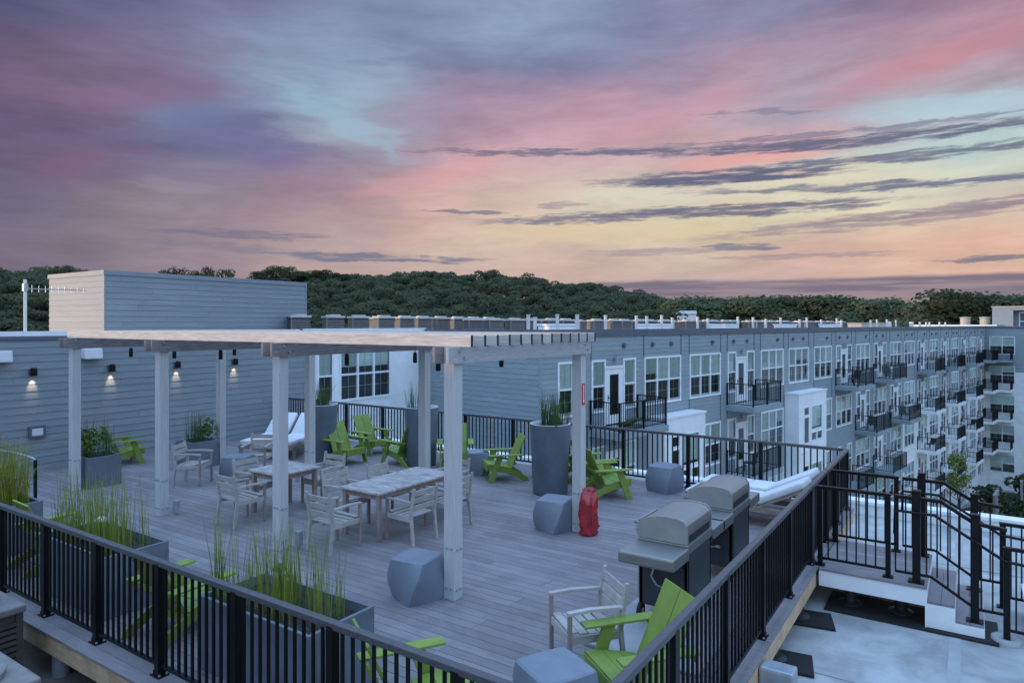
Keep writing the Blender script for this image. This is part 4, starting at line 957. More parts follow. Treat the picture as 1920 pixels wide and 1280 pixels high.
for i in range(RFN):
    y = 6.47+i*(9.68-6.47)/(RFN-1)
    o = link('rafter', MB().box(-15.12,-4.905,y-.022,y+.022,3.032,3.172).mesh('rafter', MT['rafter'], bevel=.003), pg)
    link('end_grain', MB().box(-4.905,-4.902,y-.021,y+.021,3.035,3.169).mesh('end_grain', MT['endg'], fix=True), o)
# pendant lamp sockets hanging below
for i, (x, y) in enumerate(((-14.7,7.5),(-13.4,7.7),(-12.2,7.95),(-13.6,9.2),(-8.7,8.0),(-9.9,9.1),(-8.25,9.2),(-6.53,7.79),(-6.3,9.1))):
    t = thing('pendant_lamp', 'small black pendant socket hanging under the pergola, %s bay' % ('left' if x < -11.6 else 'middle' if x < -8.43 else 'right'), 'pendant lamp', at(x,y,3.0), 'pendants under the pergola')
    link('cord', MB().cyl((x,y,2.74),(x,y,3.06),.006,n=5).mesh('cord', MT['rubber']), t)
    link('socket', MB().lathe([(0,.10),(.03,.10),(.038,.03),(.038,-.07),(.03,-.09),(0,-.09)],12,(x,y,2.70)).mesh('socket', MT['black']), t)
# red sign on the rear right post
sg = thing('extinguisher_sign', 'narrow red and white arrow sign on the rear pergola post', 'sign', at(-5.10,9.66,2.0))
link('plate', MB().box(-5.098,-5.092,9.605,9.705,2.02,2.36).mesh('plate', MT['redsign'], bevel=.002), sg)
link('arrow', MB().add([(-5.0905,9.643,2.34),(-5.0905,9.667,2.34),(-5.0905,9.667,2.10),(-5.0905,9.685,2.10),(-5.0905,9.655,2.045),(-5.0905,9.625,2.10),(-5.0905,9.643,2.10)],[(0,1,2,3,4,5,6)]).mesh('arrow', MT['trimw']), sg)

# ------------------------------------------------------------------ wall fittings
for i, y in enumerate((6.8,8.5,10.18,11.9)):
    x = -17.63
    t = thing('wall_lamp', ('first','second','third','fourth')[i]+' lit black wall lamp from the left along the siding', 'wall lamp', at(x,y,2.22))
    link('backplate', MB().box(x,x+.02,y-.07,y+.07,2.15,2.30).mesh('backplate', MT['coping']), t)
    link('shade', MB().lathe([(0,.10),(.055,.10),(.065,.06),(.065,-.08),(.058,-.08),(.05,.05)],16,(x+.10,y,2.22)).box(x+.015,x+.06,y-.02,y+.02,2.2,2.25).mesh('shade', MT['black']), t)
    link('bulb', MB().lathe([(0,.02),(.03,0),(.035,-.03),(0,-.05)],12,(x+.10,y,2.20)).mesh('bulb', MT['bulb']), t)
    ldt = bpy.data.lights.new('wall_lamp_light', 'SPOT'); lo = bpy.data.objects.new('wall_lamp_light', ldt); COL.objects.link(lo)
    ldt.energy = 11; ldt.color = (1,.72,.48); ldt.spot_size = R(50); ldt.spot_blend = .8; ldt.shadow_soft_size = .02
    lo.parent = t; lo.matrix_basis = Matrix.Translation((.10,0,-.09)) @ Matrix.Rotation(R(24),4,'Y')
for i, (y, w) in enumerate(((6.15,'left edge above the first wall lamp'),(8.02,'second wall lamp'))):
    x = -17.62; t = thing('loudspeaker', 'white loudspeaker on the siding %s' % ('at the left edge' if i == 0 else 'left of the second wall lamp'), 'loudspeaker', at(x,y,2.6))
    me = MB().add([(0,-.24,-.11),(.20,-.20,-.13),(.20,.20,-.13),(0,.24,-.11),(0,-.24,.11),(.16,-.20,.13),(.16,.20,.13),(0,.24,.11)],[(3,2,1,0),(4,5,6,7),(0,1,5,4),(1,2,6,5),(2,3,7,6),(3,0,4,7)]).mesh('cabinet', MT['plate'], bevel=.03)
    link('cabinet', me, t, at(x+.03,y,2.6)); link('bracket', MB().box(x,x+.05,y-.04,y+.04,2.52,2.68).mesh('bracket', MT['galv']), t)
t = thing('outlet_box', 'small grey outlet box low on the siding near the left', 'outlet', at(-17.62,6.9,.85))
link('cover', MB().box(-17.63,-17.58,6.72,7.06,.72,1.0).mesh('cover', MT['coping'], bevel=.008), t); link('face', MB().box(-17.579,-17.572,6.78,7.0,.78,.94).mesh('face', MT['plate']), t)

for i, (x, y) in enumerate(((-11.42,6.60),(-8.22,6.62),(-11.78,9.45))):
    t = thing('deck_outlet', ('small pale outlet box at the foot of the second front post','small pale outlet box at the foot of the third front post','small grey outlet box at the foot of a rear post')[i], 'outlet', at(x,y,0))
    link('cover', MB().box(x-.05,x+.05,y-.04,y+.04,.05,.26).mesh('cover', MT['galv'], bevel=.01), t); link('conduit', MB().cyl((x,y,.001),(x,y,.06),.014,n=8).mesh('conduit', MT['galv']), t)
# ------------------------------------------------------------------ furniture builders
def teak_chair(mw, label, group=None):
    t = thing('teak_armchair', label, 'chair', mw, group); T = MT['teak']
    for s in (-1, 1):
        link('leg', MB().beam((s*.25,.25,0),(s*.25,.25,.63),.038,.038,(0,1,0)).mesh('leg', MT['teakb'], bevel=.004), t, mw)
        link('leg', MB().prism([(-.33,0),(-.29,0),(-.235,.45),(-.31,.86),(-.345,.86),(-.28,.45)], s*.25-.02, s*.25+.02).mesh('leg', T, bevel=.003), t, mw)
        a = MB(); a.prism([(.275,.625),(.275,.655),(.05,.668),(-.28,.655),(-.28,.625),(.05,.638)], s*.25-.028, s*.25+.028); link('arm', a.mesh('arm', T, bevel=.004), t, mw)
        link('side_rail', MB().box(s*.25-.014,s*.25+.014,-.25,.232,.355,.425).mesh('side_rail', T), t, mw)
    link('front_rail', MB().box(-.23,.23,.238,.262,.355,.425).mesh('front_rail', T), t, mw)
    for i in range(5):
        y0 = .245-.100*i; z = .432-.006*i+.004*(i-2)**2
        link('seat_slat', MB().box(-.235,.235,y0-.080,y0,z-.009,z+.009).mesh('seat_slat', T, bevel=.003), t, mw)
    for i in range(3):
        zc = .555+.112*i; yc = -.262-(zc-.45)*.14
        link('back_slat', MB().beam((-.232,yc,zc),(.232,yc,zc),.020,.086,(0,-.16,1)).mesh('back_slat', T, bevel=.004), t, mw)
    return t
def lime_chair(mw, label, group=None):
    t = thing('adirondack_chair', label, 'chair', mw, group); G = MT['green']
    for s in (-1, 1):
        link('leg', MB().prism([(.27,0),(.40,0),(.20,.545),(.07,.545)], s*.335-.016, s*.335+.016).mesh('leg', G, bevel=.004), t, mw)
        link('side_rail', MB().prism([(.40,.355),(.37,.23),(.20,.205),(.0,.165),(-.18,.105),(-.36,.0),(-.50,.0),(-.44,.08),(-.30,.165),(-.16,.235),(-.06,.265),(.10,.30)], s*.292-.016, s*.292+.016).mesh('side_rail', G, bevel=.003), t, mw)
        link('arm', MB().box(s*.365-.068,s*.365+.068,-.36,.38,.547,.570).mesh('arm', G, bevel=.005), t, mw)
        link('back_board', MB().beam((s*.137,-.09,.20),(s*.137,-.42,.93),.266,.024,(0,.9,.4)).mesh('back_board', G, bevel=.005), t, mw)
    for i, (y0, z0, y1, z1) in enumerate(((.40,.362,.235,.338),(.229,.337,.07,.306),(.064,.305,-.10,.268))):
        link('seat_board', MB().beam((0,y0,z0),(0,y1,z1),.60,.022).mesh('seat_board', G, bevel=.004), t, mw)
    link('front_board', MB().box(-.276,.276,.388,.410,.22,.350).mesh('front_board', G, bevel=.004), t, mw)
    link('back_brace', MB().box(-.43,.43,-.315,-.290,.49,.546).mesh('back_brace', G, bevel=.003), t, mw)
    link('back_brace', MB().box(-.274,.274,-.158,-.135,.18,.26).mesh('back_brace', G, bevel=.003), t, mw)
    return t
def twist_stool(twist=.55, h=.49, a=.235, taper=1.0):
    m = MB(); n = 14; k = 14; vs = []
    for i in range(n+1):
        f = i/n; sc = a*(taper+(1-taper)*f)*(1+.13*math.sin(math.pi*f)); th = twist*(f-.5)
        ring = []
        for s in range(4):
            for j in range(k):
                u = -1+2*j/k; px, py = ((u,-1),(1,u),(-u,1),(-1,-u))[s]
                bulge = 1+.05*(1-u*u)
                px *= bulge; py *= bulge
                q = (abs(px)**9+abs(py)**9)**(1/9); px /= max(1, q/1.0)**.5; py /= max(1, q/1.0)**.5
                c, sn = math.cos(th), math.sin(th); ring.append((sc*(px*c-py*sn), sc*(px*sn+py*c), h*f))
        vs += ring
    K = 4*k
    fs = [(i*K+j, i*K+(j+1)%K, (i+1)*K+(j+1)%K, (i+1)*K+j) for i in range(n) for j in range(K)]
    b = len(vs); c = [(p[0]*.93, p[1]*.93, h+.014) for p in vs[n*K:]]; vs += c
    fs += [(n*K+j, n*K+(j+1)%K, b+(j+1)%K, b+j) for j in range(K)]
    vs.append((0,0,h+.022)); fs += [(b+j, b+(j+1)%K, len(vs)-1) for j in range(K)]
    fs.append(tuple(range(K-1,-1,-1)))
    me = m.add(vs, fs).mesh('stool', MT['stool'])
    for p in me.polygons: p.use_smooth = True
    me.set_sharp_from_angle(angle=R(32)); return me
def reeds(name, mw, n, w, d, hmin, hmax, material, seed, lean=.08, r=.0065, blades=.3):
    g = random.Random(seed); m = MB(); cl = [(g.uniform(-w/2,w/2), g.uniform(-d/2,d/2)) for _ in range(max(3,n//14))]
    for i in range(n):
        cx, cy = g.choice(cl); x = max(-w/2,min(w/2,cx+g.gauss(0,.06))); y = max(-d/2,min(d/2,cy+g.gauss(0,.06)))
        h = g.uniform(hmin,hmax)*(.55 if g.random() < .25 else 1); lx, ly = g.gauss(0,lean)*h, g.gauss(0,lean)*h
        if g.random() < blades:
            wv = g.uniform(.003,.007); a = g.uniform(0,3.14); ca, sa = math.cos(a)*wv, math.sin(a)*wv; lx *= 2; ly *= 2
            p = [(x,y,0),(x+lx*.3,y+ly*.3,h*.5),(x+lx*.75,y+ly*.75,h*.8),(x+lx*1.3,y+ly*1.3,h*.93)]
            vs = []
            for q_, k in zip(p,(1,.9,.6,.05)): vs += [(q_[0]-ca*k,q_[1]-sa*k,q_[2]),(q_[0]+ca*k,q_[1]+sa*k,q_[2])]
            m.add(vs, [(0,1,3,2),(2,3,5,4),(4,5,7,6)])
        else:
            rr = r*g.uniform(.7,1.2); m.tube([(x,y,0),(x+lx*.4,y+ly*.4,h*.5),(x+lx,y+ly,h)], [rr,rr*.9,rr*.35], 4, False)
    return m.mesh(name, material, fix=False)
def leafy(mw_name, n, rad, h, leaf, material, seed):
    return np_mesh(mw_name, crown_np(seed, n, rad, h, leaf, 6)+np.array([0,0,h*.5]), material)
def box_planter(x0, x1, y0, y1, h, label, group=None):
    t = thing('rectangular_planter', label, 'planter', at((x0+x1)/2,(y0+y1)/2,0), group); e = .035
    m = MB().box(x0,x1,y0,y0+e,.002,h).box(x0,x1,y1-e,y1,.002,h).box(x0,x0+e,y0+e,y1-e,.002,h).box(x1-e,x1,y0+e,y1-e,.002,h)
    link('shell', m.mesh('shell', MT['planter'], bevel=.004), t)
    v = []; nx, ny = 14, 8
    for j in range(ny):
        for i in range(nx): v.append((x0+e+(x1-x0-2*e)*i/(nx-1), y0+e+(y1-y0-2*e)*j/(ny-1), h-.10+rnd.uniform(-.02,.02)))
    link('soil', MB().add(v,[(j*nx+i,j*nx+i+1,(j+1)*nx+i+1,(j+1)*nx+i) for j in range(ny-1) for i in range(nx-1)]).mesh('soil', MT['soil'], fix=False), t)
    return t
def round_planter(x, y, label, h=1.36, rt=.40, rb=.33):
    t = thing('round_planter', label, 'planter', at(x,y,0))
    link('shell', MB().lathe([(0,.003),(rb,.003),(rb+.01,.02),(rt,h-.03),(rt,h)],40,(x,y,0)).mesh('shell', MT['planterf'], smooth=True), t)
    link('rim', MB().lathe([(rt,h),(rt-.002,h+.006),(rt-.035,h+.006),(rt-.04,h-.08)],40,(x,y,0)).mesh('rim', MT['rimw'], smooth=True), t)
    link('soil', MB().lathe([(0,h-.05),(rt*.5,h-.06),(rt-.04,h-.07)],30,(x,y,0)).mesh('soil', MT['soil']), t)
    return t

# ------------------------------------------------------------------ tables
def table(x0, x1, y0, y1, label, planks):
    t = thing('teak_table', label, 'table', at((x0+x1)/2,(y0+y1)/2,0)); T = MT['teak']; H = .75
    e = .075
    for a, b in ((x0,x0+e),(x1-e,x1)): link('edge_rail', MB().box(a,b,y0,y1,H-.032,H).mesh('edge_rail', MT['teakt'], bevel=.004), t)
    for a, b in ((y0,y0+e),(y1-e,y1)): link('edge_rail', MB().box(x0+e+.002,x1-e-.002,a,b,H-.032,H).mesh('edge_rail', MT['teakt'], bevel=.004), t)
    n = planks
    for i in range(n):
        a = y0+e+.003+(y1-y0-2*e-.003)*i/n; b = y0+e+(y1-y0-2*e-.003)*(i+1)/n-.002
        link('top_slat', MB().box(x0+e+.003,x1-e-.003,a,b,H-.028,H-.002).mesh('top_slat', MT['teakt'], bevel=.002), t)
    for a in (x0+.04, x1-.11):
        for b in (y0+.04, y1-.11): link('leg', MB().box(a,a+.07,b,b+.07,0.001,H-.034).mesh('leg', MT['teakb'], bevel=.005), t)
    for a in (x0+.055, x1-.08): link('apron', MB().box(a,a+.025,y0+.112,y1-.112,H-.115,H-.035).mesh('apron', MT['teakb']), t)
    for b in (y0+.055, y1-.08): link('apron', MB().box(x0+.112,x1-.112,b,b+.025,H-.115,H-.035).mesh('apron', MT['teakb']), t)
table(-8.25,-7.38,7.42,9.24,'long weathered teak dining table below the pergola',15)
table(-10.55,-9.70,7.40,8.30,'small square weathered teak table left of the long one',8)
CH = [((-10.08,6.97),(0.03,1),'teak armchair at the near end of the square table'),
 ((-7.80,6.95),(.02,1),'teak armchair at the near end of the long table'),
 ((-13.35,8.09),(.85,.53),'teak armchair standing alone in front of the wall planter'),
 ((-10.74,7.72),(1,.05),'teak armchair on the wall side of the square table'),
 ((-10.03,8.62),(.05,-1),'teak armchair at the far end of the square table'),
 ((-8.56,7.88),(1,-.05),'teak armchair tucked at the left side of the long table, nearer one'),
 ((-8.42,8.76),(1,.05),'teak armchair at the left side of the long table, farther one'),
 ((-7.14,7.86),(-1,.05),'teak armchair with its back to us on the right of the long table'),
 ((-7.15,8.76),(-1,0),'teak armchair half hidden by the front pergola post'),
 ((-7.82,9.58),(0,-1),'teak armchair at the far end of the long table'),
 ((-13.05,9.40),(.55,-.83),'teak armchair in front of the white sun loungers'),
 ((-3.08,5.86),(-.64,-.77),'teak armchair in the right foreground beside the lime chair')]
c0 = None
for (x, y), f_, lab in CH:
    mw = at(x,y,.002,front(*f_))
    if c0 is None: c0 = teak_chair(mw, lab, 'teak armchairs')
    else: dup(c0, mw, lab, 'teak armchairs')
GC = [((-12.42,11.38),(1,-.06),'lime adirondack chair by the leftmost round planter, nearer of two'),
 ((-12.80,12.62),(1,-.05),'lime adirondack chair by the back railing behind another lime chair'),
 ((-11.22,12.08),(-1,.10),'lime adirondack chair half hidden left of the middle round planter'),
 ((-10.0,12.55),(.62,-.79),'lime adirondack chair behind the tallest front post, facing us'),
 ((-8.30,12.07),(-.69,-.72),'lime adirondack chair facing left beside the tapered side table'),
 ((-7.30,12.66),(.6,.8),'lime adirondack chair mostly hidden behind the nearest round planter'),
 ((-5.82,11.95),(.66,.75),'lime adirondack chair right of the rear pergola post'),
 ((-6.45,12.62),(.60,.80),'lime adirondack chair just behind the one by the rear pergola post'),
 ((-16.75,8.35),(.2,.97),'lime adirondack chair by the siding behind a square planter'),
 ((-7.12,4.16),(-.05,.99),'lime adirondack chair between the two long front planters'),
 ((-10.45,4.32),(.05,1),'lime adirondack chair behind the front railing at the far left'),
 ((-3.68,4.08),(.52,.85),'lime adirondack chair behind the front railing at bottom centre'),
 ((-2.40,5.60),(-.62,-.78),'lime adirondack chair in the right foreground below the grills')]
g0 = None
for (x, y), f_, lab in GC:
    mw = at(x,y,.002,front(*f_))
    if g0 is None: g0 = lime_chair(mw, lab, 'lime adirondack chairs')
    else: dup(g0, mw, lab, 'lime adirondack chairs')
ST = twist_stool(); STB = twist_stool(.35, .50, .25); STT = twist_stool(.5, .50, .225, .72)
for (x, y, rz, me, lab) in ((-5.56,6.24,-.12,ST,'twisted graphite stool beside the front right pergola post'),(-5.55,9.54,-.10,ST,'twisted graphite stool beside the rear right pergola post'),
    (-5.02,12.95,-.2,STB,'graphite stool in front of the back railing near the grills'),(-2.82,4.85,-.65,STB,'pale topped graphite stool cut off at the bottom edge'),(-12.95,8.85,.4,STB,'blue-grey stool behind the square table')):
    o = link('twisted_stool', me, None, at(x,y,.002,rz)); tag(o, lab, 'stool', 'graphite stools')
o = link('side_table', STT, None, at(-9.0,12.1,.002,.5)); tag(o, 'tapered graphite side table between lime chairs', 'side table')

# ------------------------------------------------------------------ planters and plants
box_planter(-9.60,-8.00,3.78,4.53,.70,'long slate planter at the left behind the front railing')
box_planter(-6.16,-4.57,3.78,4.54,.70,'long slate planter at the centre behind the front railing')
box_planter(-12.97,-11.37,3.78,4.53,.70,'long slate planter at the left edge with sun-tinted grass')
box_planter(-15.32,-14.64,6.62,7.28,.62,'square slate planter behind the left front pergola post')
box_planter(-15.36,-14.68,8.86,9.52,.60,'square slate planter near the wall behind a teak chair')
def plant(name, me, x, y, z, label, cat='reeds'): return tag(link(name, me, None, at(x,y,z)), label, cat)
plant('horsetail_reeds', reeds('reeds',None,300,1.35,.5,.35,.95,MT['reed'],1,.05,.0042,.10), -8.85,4.15,.60,'yellow-green reeds in the left long planter')
plant('horsetail_reeds', reeds('reeds',None,260,1.3,.5,.35,.95,MT['reed'],2,.06,.0042,.10), -5.45,4.15,.60,'yellow-green reeds in the centre long planter')
plant('sun_tinted_grass', reeds('reeds',None,480,1.4,.55,.6,1.15,MT['reedy'],3,.09,.0045,.6), -12.2,4.15,.60,'grass at the left edge, sunlight tinted into its golden colour','grass')  # golden tone is painted sunlight, the sun itself is blocked here
plant('horsetail_reeds', reeds('reeds',None,130,.5,.5,.35,.85,MT['reedd'],4,.06,.0045,.25), -14.98,6.95,.55,'dark reeds in the square planter by the left post')
plant('leafy_shrub', leafy('shrub',260,.24,.5,.09,MT['leaf'],5), -14.95,6.8,.58,'small leafy shrub in the square planter by the left post','shrub')
plant('horsetail_reeds', reeds('reeds',None,110,.5,.5,.35,.85,MT['reedd'],6,.05,.0045,.25), -15.05,9.15,.53,'dark reeds in the wall planter')
plant('leafy_shrub', leafy('shrub',200,.2,.42,.09,MT['leaf'],7), -14.85,9.35,.56,'small leafy shrub in the wall planter','shrub')
for x, y, lab, s in ((-13.09,11.21,'tall round slate planter nearest the wall corner',8),(-10.73,12.19,'tall round slate planter in the middle of the back railing',9),(-6.83,11.55,'tall round slate planter nearest the camera beside the rear post',10)):
    round_planter(x, y, lab)
    plant('horsetail_reeds', reeds('reeds',None,190 if s != 9 else 110,.58,.55,.35,.75,MT['reedd'],s,.08,.005,.4), x,y,1.30, 'dark reeds in the '+lab[5:])
t = thing('path_light', 'small mushroom path light among the left planter reeds', 'path light', at(-8.63,4.05,.6))
link('stem', MB().cyl((-8.63,4.05,.58),(-8.63,4.05,.96),.016,n=8).mesh('stem', MT['darkm']), t); link('cap', MB().lathe([(0,.06),(.04,.05),(.085,0),(.02,.005)],14,(-8.63,4.05,.95)).mesh('cap', MT['rimw'], smooth=True), t)
t = thing('path_light', 'small dark path light in the centre planter', 'path light', at(-5.62,4.3,.6))
link('stem', MB().cyl((-5.62,4.3,.58),(-5.62,4.3,.92),.016,n=8).mesh('stem', MT['darkm']), t); link('cap', MB().lathe([(0,.06),(.04,.05),(.075,0),(.02,.005)],14,(-5.62,4.3,.90)).mesh('cap', MT['darkm'], smooth=True), t)
# handrail at the far left
t = thing('ramp_handrail', 'bent metal handrail at the left edge behind the sun-tinted grass', 'handrail', at(-13.7,5.3,0))
link('rail', MB().tube([(-16.2,5.05,.97),(-14.35,5.28,.97),(-13.85,5.34,.93),(-13.74,5.35,.90)],.022,8).mesh('rail', MT['galv'], smooth=True), t)
link('rail', MB().tube([(-16.2,5.05,.52),(-14.35,5.28,.52),(-13.85,5.34,.47)],.018,8).mesh('rail', MT['galv'], smooth=True), t)
for x, y in ((-13.74,5.35),(-15.0,5.2)): link('post', MB().box(x-.022,x+.022,y-.022,y+.022,.001,.90).mesh('post', MT['black']), t)

# ------------------------------------------------------------------ loungers
def lounger(mw, label, back=38):
    t = thing('sun_lounger', label, 'sun lounger', mw, 'white cushioned sun loungers'); L = MT['lwood']   # foot at y=0, head towards +y
    for s in (-1, 1): link('side_rail', MB().box(s*.33-.02,s*.33+.02,0,1.95,.24,.33).mesh('side_rail', L, bevel=.004), t, mw)
    for y in (.0, 1.91): link('end_rail', MB().box(-.31,.31,y,y+.04,.24,.33).mesh('end_rail', L), t, mw)
    for s in (-1,1):
        for y in (.08,1.78): link('leg', MB().box(s*.33-.03,s*.33+.03,y,y+.07,.001,.24).mesh('leg', L), t, mw)
    for i in range(3):
        link('seat_pad', MB().box(-.315,.315,.01+.41*i,.01+.41*i+.402,.335,.45).mesh('seat_pad', MT['cush'], bevel=.035, smooth=True), t, mw)
    bm = mw @ Matrix.Translation((0,1.25,.34)) @ Matrix.Rotation(R(back),4,'X')
    link('back_frame', MB().box(-.33,.33,0,.80,-.035,0).mesh('back_frame', L), t, bm)
    link('back_pad', MB().box(-.315,.315,.0,.80,.004,.12).mesh('back_pad', MT['cush'], bevel=.035, smooth=True), t, bm)
    link('strut', MB().beam((-.28,1.80,.30),(-.28,1.72,.60),.03,.03).beam((.28,1.80,.30),(.28,1.72,.60),.03,.03).mesh('strut', L), t, mw)
    return t
lounger(at(-14.62,10.35,.001,front(-.42,.90)), 'white sun lounger near the wall corner, left of the pair')
lounger(at(-13.98,10.68,.001,front(-.42,.90)), 'white sun lounger near the wall corner, right of the pair')
lounger(at(-4.10,11.85,.001,front(1,-.03)), 'white sun lounger behind the grills, nearer of the pair', 27)
lounger(at(-4.12,12.68,.001,front(1,-.03)), 'white sun lounger behind the grills, nearer the back railing', 27)

# ------------------------------------------------------------------ grills
def grill(mw, label):
    t = thing('gas_grill', label, 'grill', mw, 'stainless gas grills'); S = MT['steel']; D = MT['darkm']
    # local: front (handle side) at -x, long axis y (0 = near end of shelf, 1.75 = far end)
    link('cabinet', MB().box(-.28,.28,.50,1.28,.16,.80).mesh('cabinet', D, bevel=.01), t, mw)
    link('door', MB().box(-.298,-.281,.52,.885,.2,.76).mesh('door', S, bevel=.006), t, mw); link('door', MB().box(-.298,-.281,.895,1.26,.2,.76).mesh('door', S, bevel=.006), t, mw)
    for a, b in ((.0,.47),(1.31,1.75)):
        o = link('side_shelf', MB().box(-.31,.31,a,b,.755,.88).mesh('side_shelf', S, bevel=.022), t, mw)
        for x in (-.22,.22): link('shelf_bracket', MB().beam((x,.1 if a == 0 else 1.65,.80),(x,.5 if a == 0 else 1.28,.62),.03,.02).mesh('shelf_bracket', D), o, mw)
    link('firebox', MB().box(-.29,.29,.48,1.30,.80,.90).mesh('firebox', S, bevel=.012), t, mw)
    link('front_panel', MB().beam((-.31,.48,.80),(-.31,1.30,.80),.05,.13).mesh('front_panel', S, bevel=.01), t, mw)
    for i in range(4): link('knob', MB().cyl((-.33,.58+.2*i,.80),(-.37,.58+.2*i,.80),.028,n=12).mesh('knob', D), t, mw)
    prof = [(.275,.905),(-.27,.905),(-.295,.95),(-.30,1.0),(-.285,1.05),(-.24,1.10),(-.17,1.135),(-.07,1.16),(.05,1.17),(.16,1.165),(.235,1.145),(.27,1.10),(.28,1.03)]
    m = MB(); n = len(prof)
    lid = MB().add([(x,.50,z) for x,z in prof]+[(x,1.28,z) for x,z in prof],[tuple(range(n)),tuple(range(2*n-1,n-1,-1))]+[(i,(i+1)%n,n+(i+1)%n,n+i) for i in range(n)]).mesh('lid', S, bevel=.012)
    o = link('lid', lid, t, mw)
    for y in (.485,1.295):
        link('end_cap', MB().add([(x*1.02,y-.012,.905+(z-.905)*1.03) for x,z in prof]+[(x*1.02,y+.012,.905+(z-.905)*1.03) for x,z in prof],[tuple(range(n)),tuple(range(2*n-1,n-1,-1))]+[(i,(i+1)%n,n+(i+1)%n,n+i) for i in range(n)]).mesh('end_cap', MT['capm'], bevel=.004), o, mw)
    link('handle', MB().tube([(-.26,.58,1.04),(-.36,.58,1.03),(-.36,1.20,1.03),(-.26,1.20,1.04)],.014,8).mesh('handle', S, smooth=True), o, mw)
    link('vent_slot', MB().box(.272,.283,.56,1.22,.92,.99).mesh('vent_slot', MT['rubber']), o, mw)
    for x in (-.26,.26):
        for y in (.52,1.26): link('leg', MB().box(x-.02,x+.02,y-.02,y+.02,.08,.80).mesh('leg', D), t, mw)
    for x in (-.26,.26):
        w = link('wheel', MB().cyl((x-.02,.50,.09),(x+.02,.50,.09),.088,n=18).mesh('wheel', MT['rubber'], bevel=.01), t, mw); link('hub', MB().cyl((x-.026,.50,.09),(x+.026,.50,.09),.03,n=10).mesh('hub', MT['galv']), w, mw)
        link('caster', MB().cyl((x-.015,1.24,.045),(x+.015,1.24,.045),.043,n=12).mesh('caster', MT['rubber']), t, mw)
    link('regulator', MB().cyl((-.10,.49,.62),(-.10,.45,.62),.035,n=10).cyl((-.10,.47,.58),(-.10,.47,.70),.014,n=8).tube([(-.1,.47,.58),(-.12,.46,.5),(-.06,.46,.42),(.02,.46,.40),(.08,.46,.42)],.011,6).cyl((.08,.46,.42),(.13,.46,.42),.02,n=8).mesh('regulator', MT['galv'], smooth=False), t, mw)
    return t
grill(at(-2.78,6.62,.037), 'stainless gas grill nearest the camera by the right railing')
grill(at(-2.78,8.28,.037), 'stainless gas grill behind the nearer one')
# red covered extinguisher
t = thing('extinguisher_cover', 'red vinyl cover bag standing against the rear pergola post', 'bag', at(-4.955,9.56,0))
prof = [(0,.004),(.10,.004),(.125,.04),(.108,.09),(.126,.15),(.118,.22),(.128,.30),(.120,.37),(.128,.44),(.120,.51),(.124,.57),(.110,.62),(.092,.66),(.07,.69),(.08,.715),(.055,.735),(.0,.74)]
vs = []; n = 44
for i, (r_, z_) in enumerate(prof):
    for j in range(n):
        a = 2*math.pi*j/n; k = 1+.10*math.sin(3*a+z_*14)+.09*math.sin(7*a-z_*23)+.07*math.sin(11*a+z_*31)
        fl = 1.0 if z_ < .5 else max(.22, 1-(z_-.5)*3.2); k *= 1+.05*math.sin(a*2+z_*9)
        vs.append((r_*k*math.cos(a)*(1.12+.25*max(0,z_-.55))+.03*max(0,z_-.6)*8*.3, r_*k*math.sin(a)*.86*fl, z_+.012*math.sin(2*a)*(z_ > .6)))
link('bag', MB().add(vs,[(i*n+j,i*n+(j+1)%n,(i+1)*n+(j+1)%n,(i+1)*n+j) for i in range(len(prof)-1) for j in range(n)]).mesh('bag', MT['red'], smooth=True), t, at(-4.955,9.56,.001,.6))
link('seam', MB().tube([(.119,0,.05),(.125,0,.24),(.122,0,.48),(.078,0,.65)],.006,5).mesh('seam', MT['redsign']), t, at(-4.955,9.56,.001,-.6))

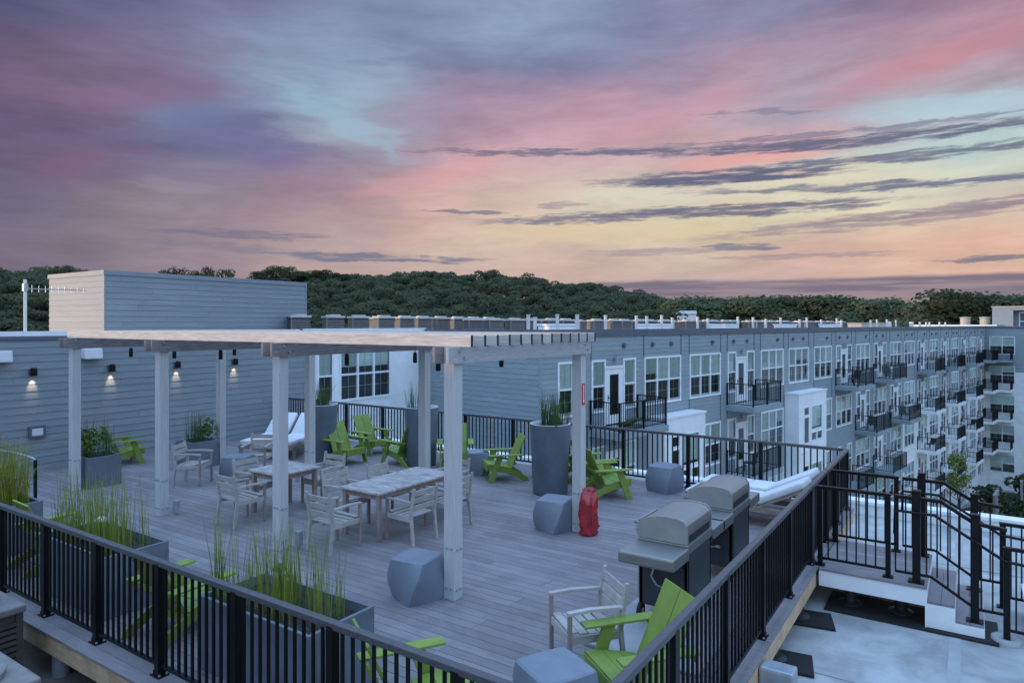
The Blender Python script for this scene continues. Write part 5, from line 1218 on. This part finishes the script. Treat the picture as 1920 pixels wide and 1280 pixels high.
# ------------------------------------------------------------------ courtyard planting, balcony furniture
yx, yy_ = -.83, 69.0
t = thing('young_tree', 'slim yellow-green young tree in the courtyard', 'tree', at(yx,yy_,-14.3))
link('trunk', trunk_mb(6,.09,77,1.2).mesh('trunk', MT['bark'], smooth=True), t, at(yx,yy_,-14.3)); link('crown', np_mesh('crown', crown_np(88,900,.95,3.2,.24,9)+np.array([0,0,4.6]), MT['treeL']), t, at(yx,yy_,-14.3))
for i, (x, y, s, lab) in enumerate(((3.2,74,1.4,'dark rounded evergreen on the courtyard lawn'),(1.6,79,1.3,'dark shrub beside the courtyard patio wall'),(5.2,86,1.4,'dark bush against the end wing'),(.4,71.5,1.0,'low green shrub below the young tree'))):
    t = thing('evergreen_shrub', lab, 'shrub', at(x,y,-14.3)); link('stem', MB().cyl((x,y,-14.4),(x,y,-13.2),.07,n=6).mesh('stem', MT['bark']), t)
    link('foliage', np_mesh('foliage', crown_np(90+i,700,s,s*1.25,.32,7)+np.array([0,0,s*1.0]), MT['treeA']), t, at(x,y,-14.3))
for i, (x, y, rz, L) in enumerate(((1.9,76,1.45,3.2),(.2,73.5,1.45,2.4),(4.3,84,1.5,3.0))):
    o = link('patio_wall', MB().box(0,L,-.1,.1,0,2.0).box(-.03,L+.03,-.13,.13,2.0,2.06).mesh('patio_wall', MT['conc'], bevel=.01), None, at(x,y,-14.3,rz)); tag(o, ('pale patio divider wall beside the round evergreen','pale patio divider wall near the young tree','pale patio divider wall against the end wing')[i], 'patio wall')
def bal_chair(mw, label):
    t = thing('balcony_chair', label, 'chair', mw, 'dark chairs on the balconies'); K = MT['darkm']
    link('seat', MB().box(-.25,.25,-.25,.25,.38,.43).mesh('seat', K, bevel=.01), t, mw)
    link('backrest', MB().beam((-.0,-.24,.42),(0,-.36,.86),.5,.04,(0,1,.2)).mesh('backrest', K, bevel=.01), t, mw)
    for x in (-.22,.22):
        for y in (-.22,.22): link('leg', MB().box(x-.02,x+.02,y-.02,y+.02,0,.38).mesh('leg', K), t, mw)
    return t
b0 = None
for (t_, k, rz) in ((28.2,0,1.2),(35.0,0,2.2),(53.3,0,.5),(13.9,1,.4),(31.5,1,1.7),(38.8,1,2.1),(46.0,2,.9),(53.4,1,.5),(61.2,2,1.0)):
    mw = FM @ at(t_,-.65,-.448-3.13*k,rz); lab = 'dark chair on a balcony of the long apartment block'
    if b0 is None: b0 = bal_chair(mw, lab)
    else: dup(b0, mw, lab, 'dark chairs on the balconies')
gp = thing('balcony_planter_strip', 'bright green plants along the nearest balcony floor', 'plants', FM @ at(3.2,-1.0,-.45))
link('trough', MB().box(0,1.2,0,.2,.0,.14).mesh('trough', MT['planter']), gp, FM @ at(3.0,-1.15,-.449)); 
link('leaves', np_mesh('leaves', crown_np(99,420,.3,.3,.11,9)*np.array([2.2,.5,.7])+np.array([.6,.1,.22]), MT['leaf']), gp, FM @ at(3.0,-1.15,-.449))
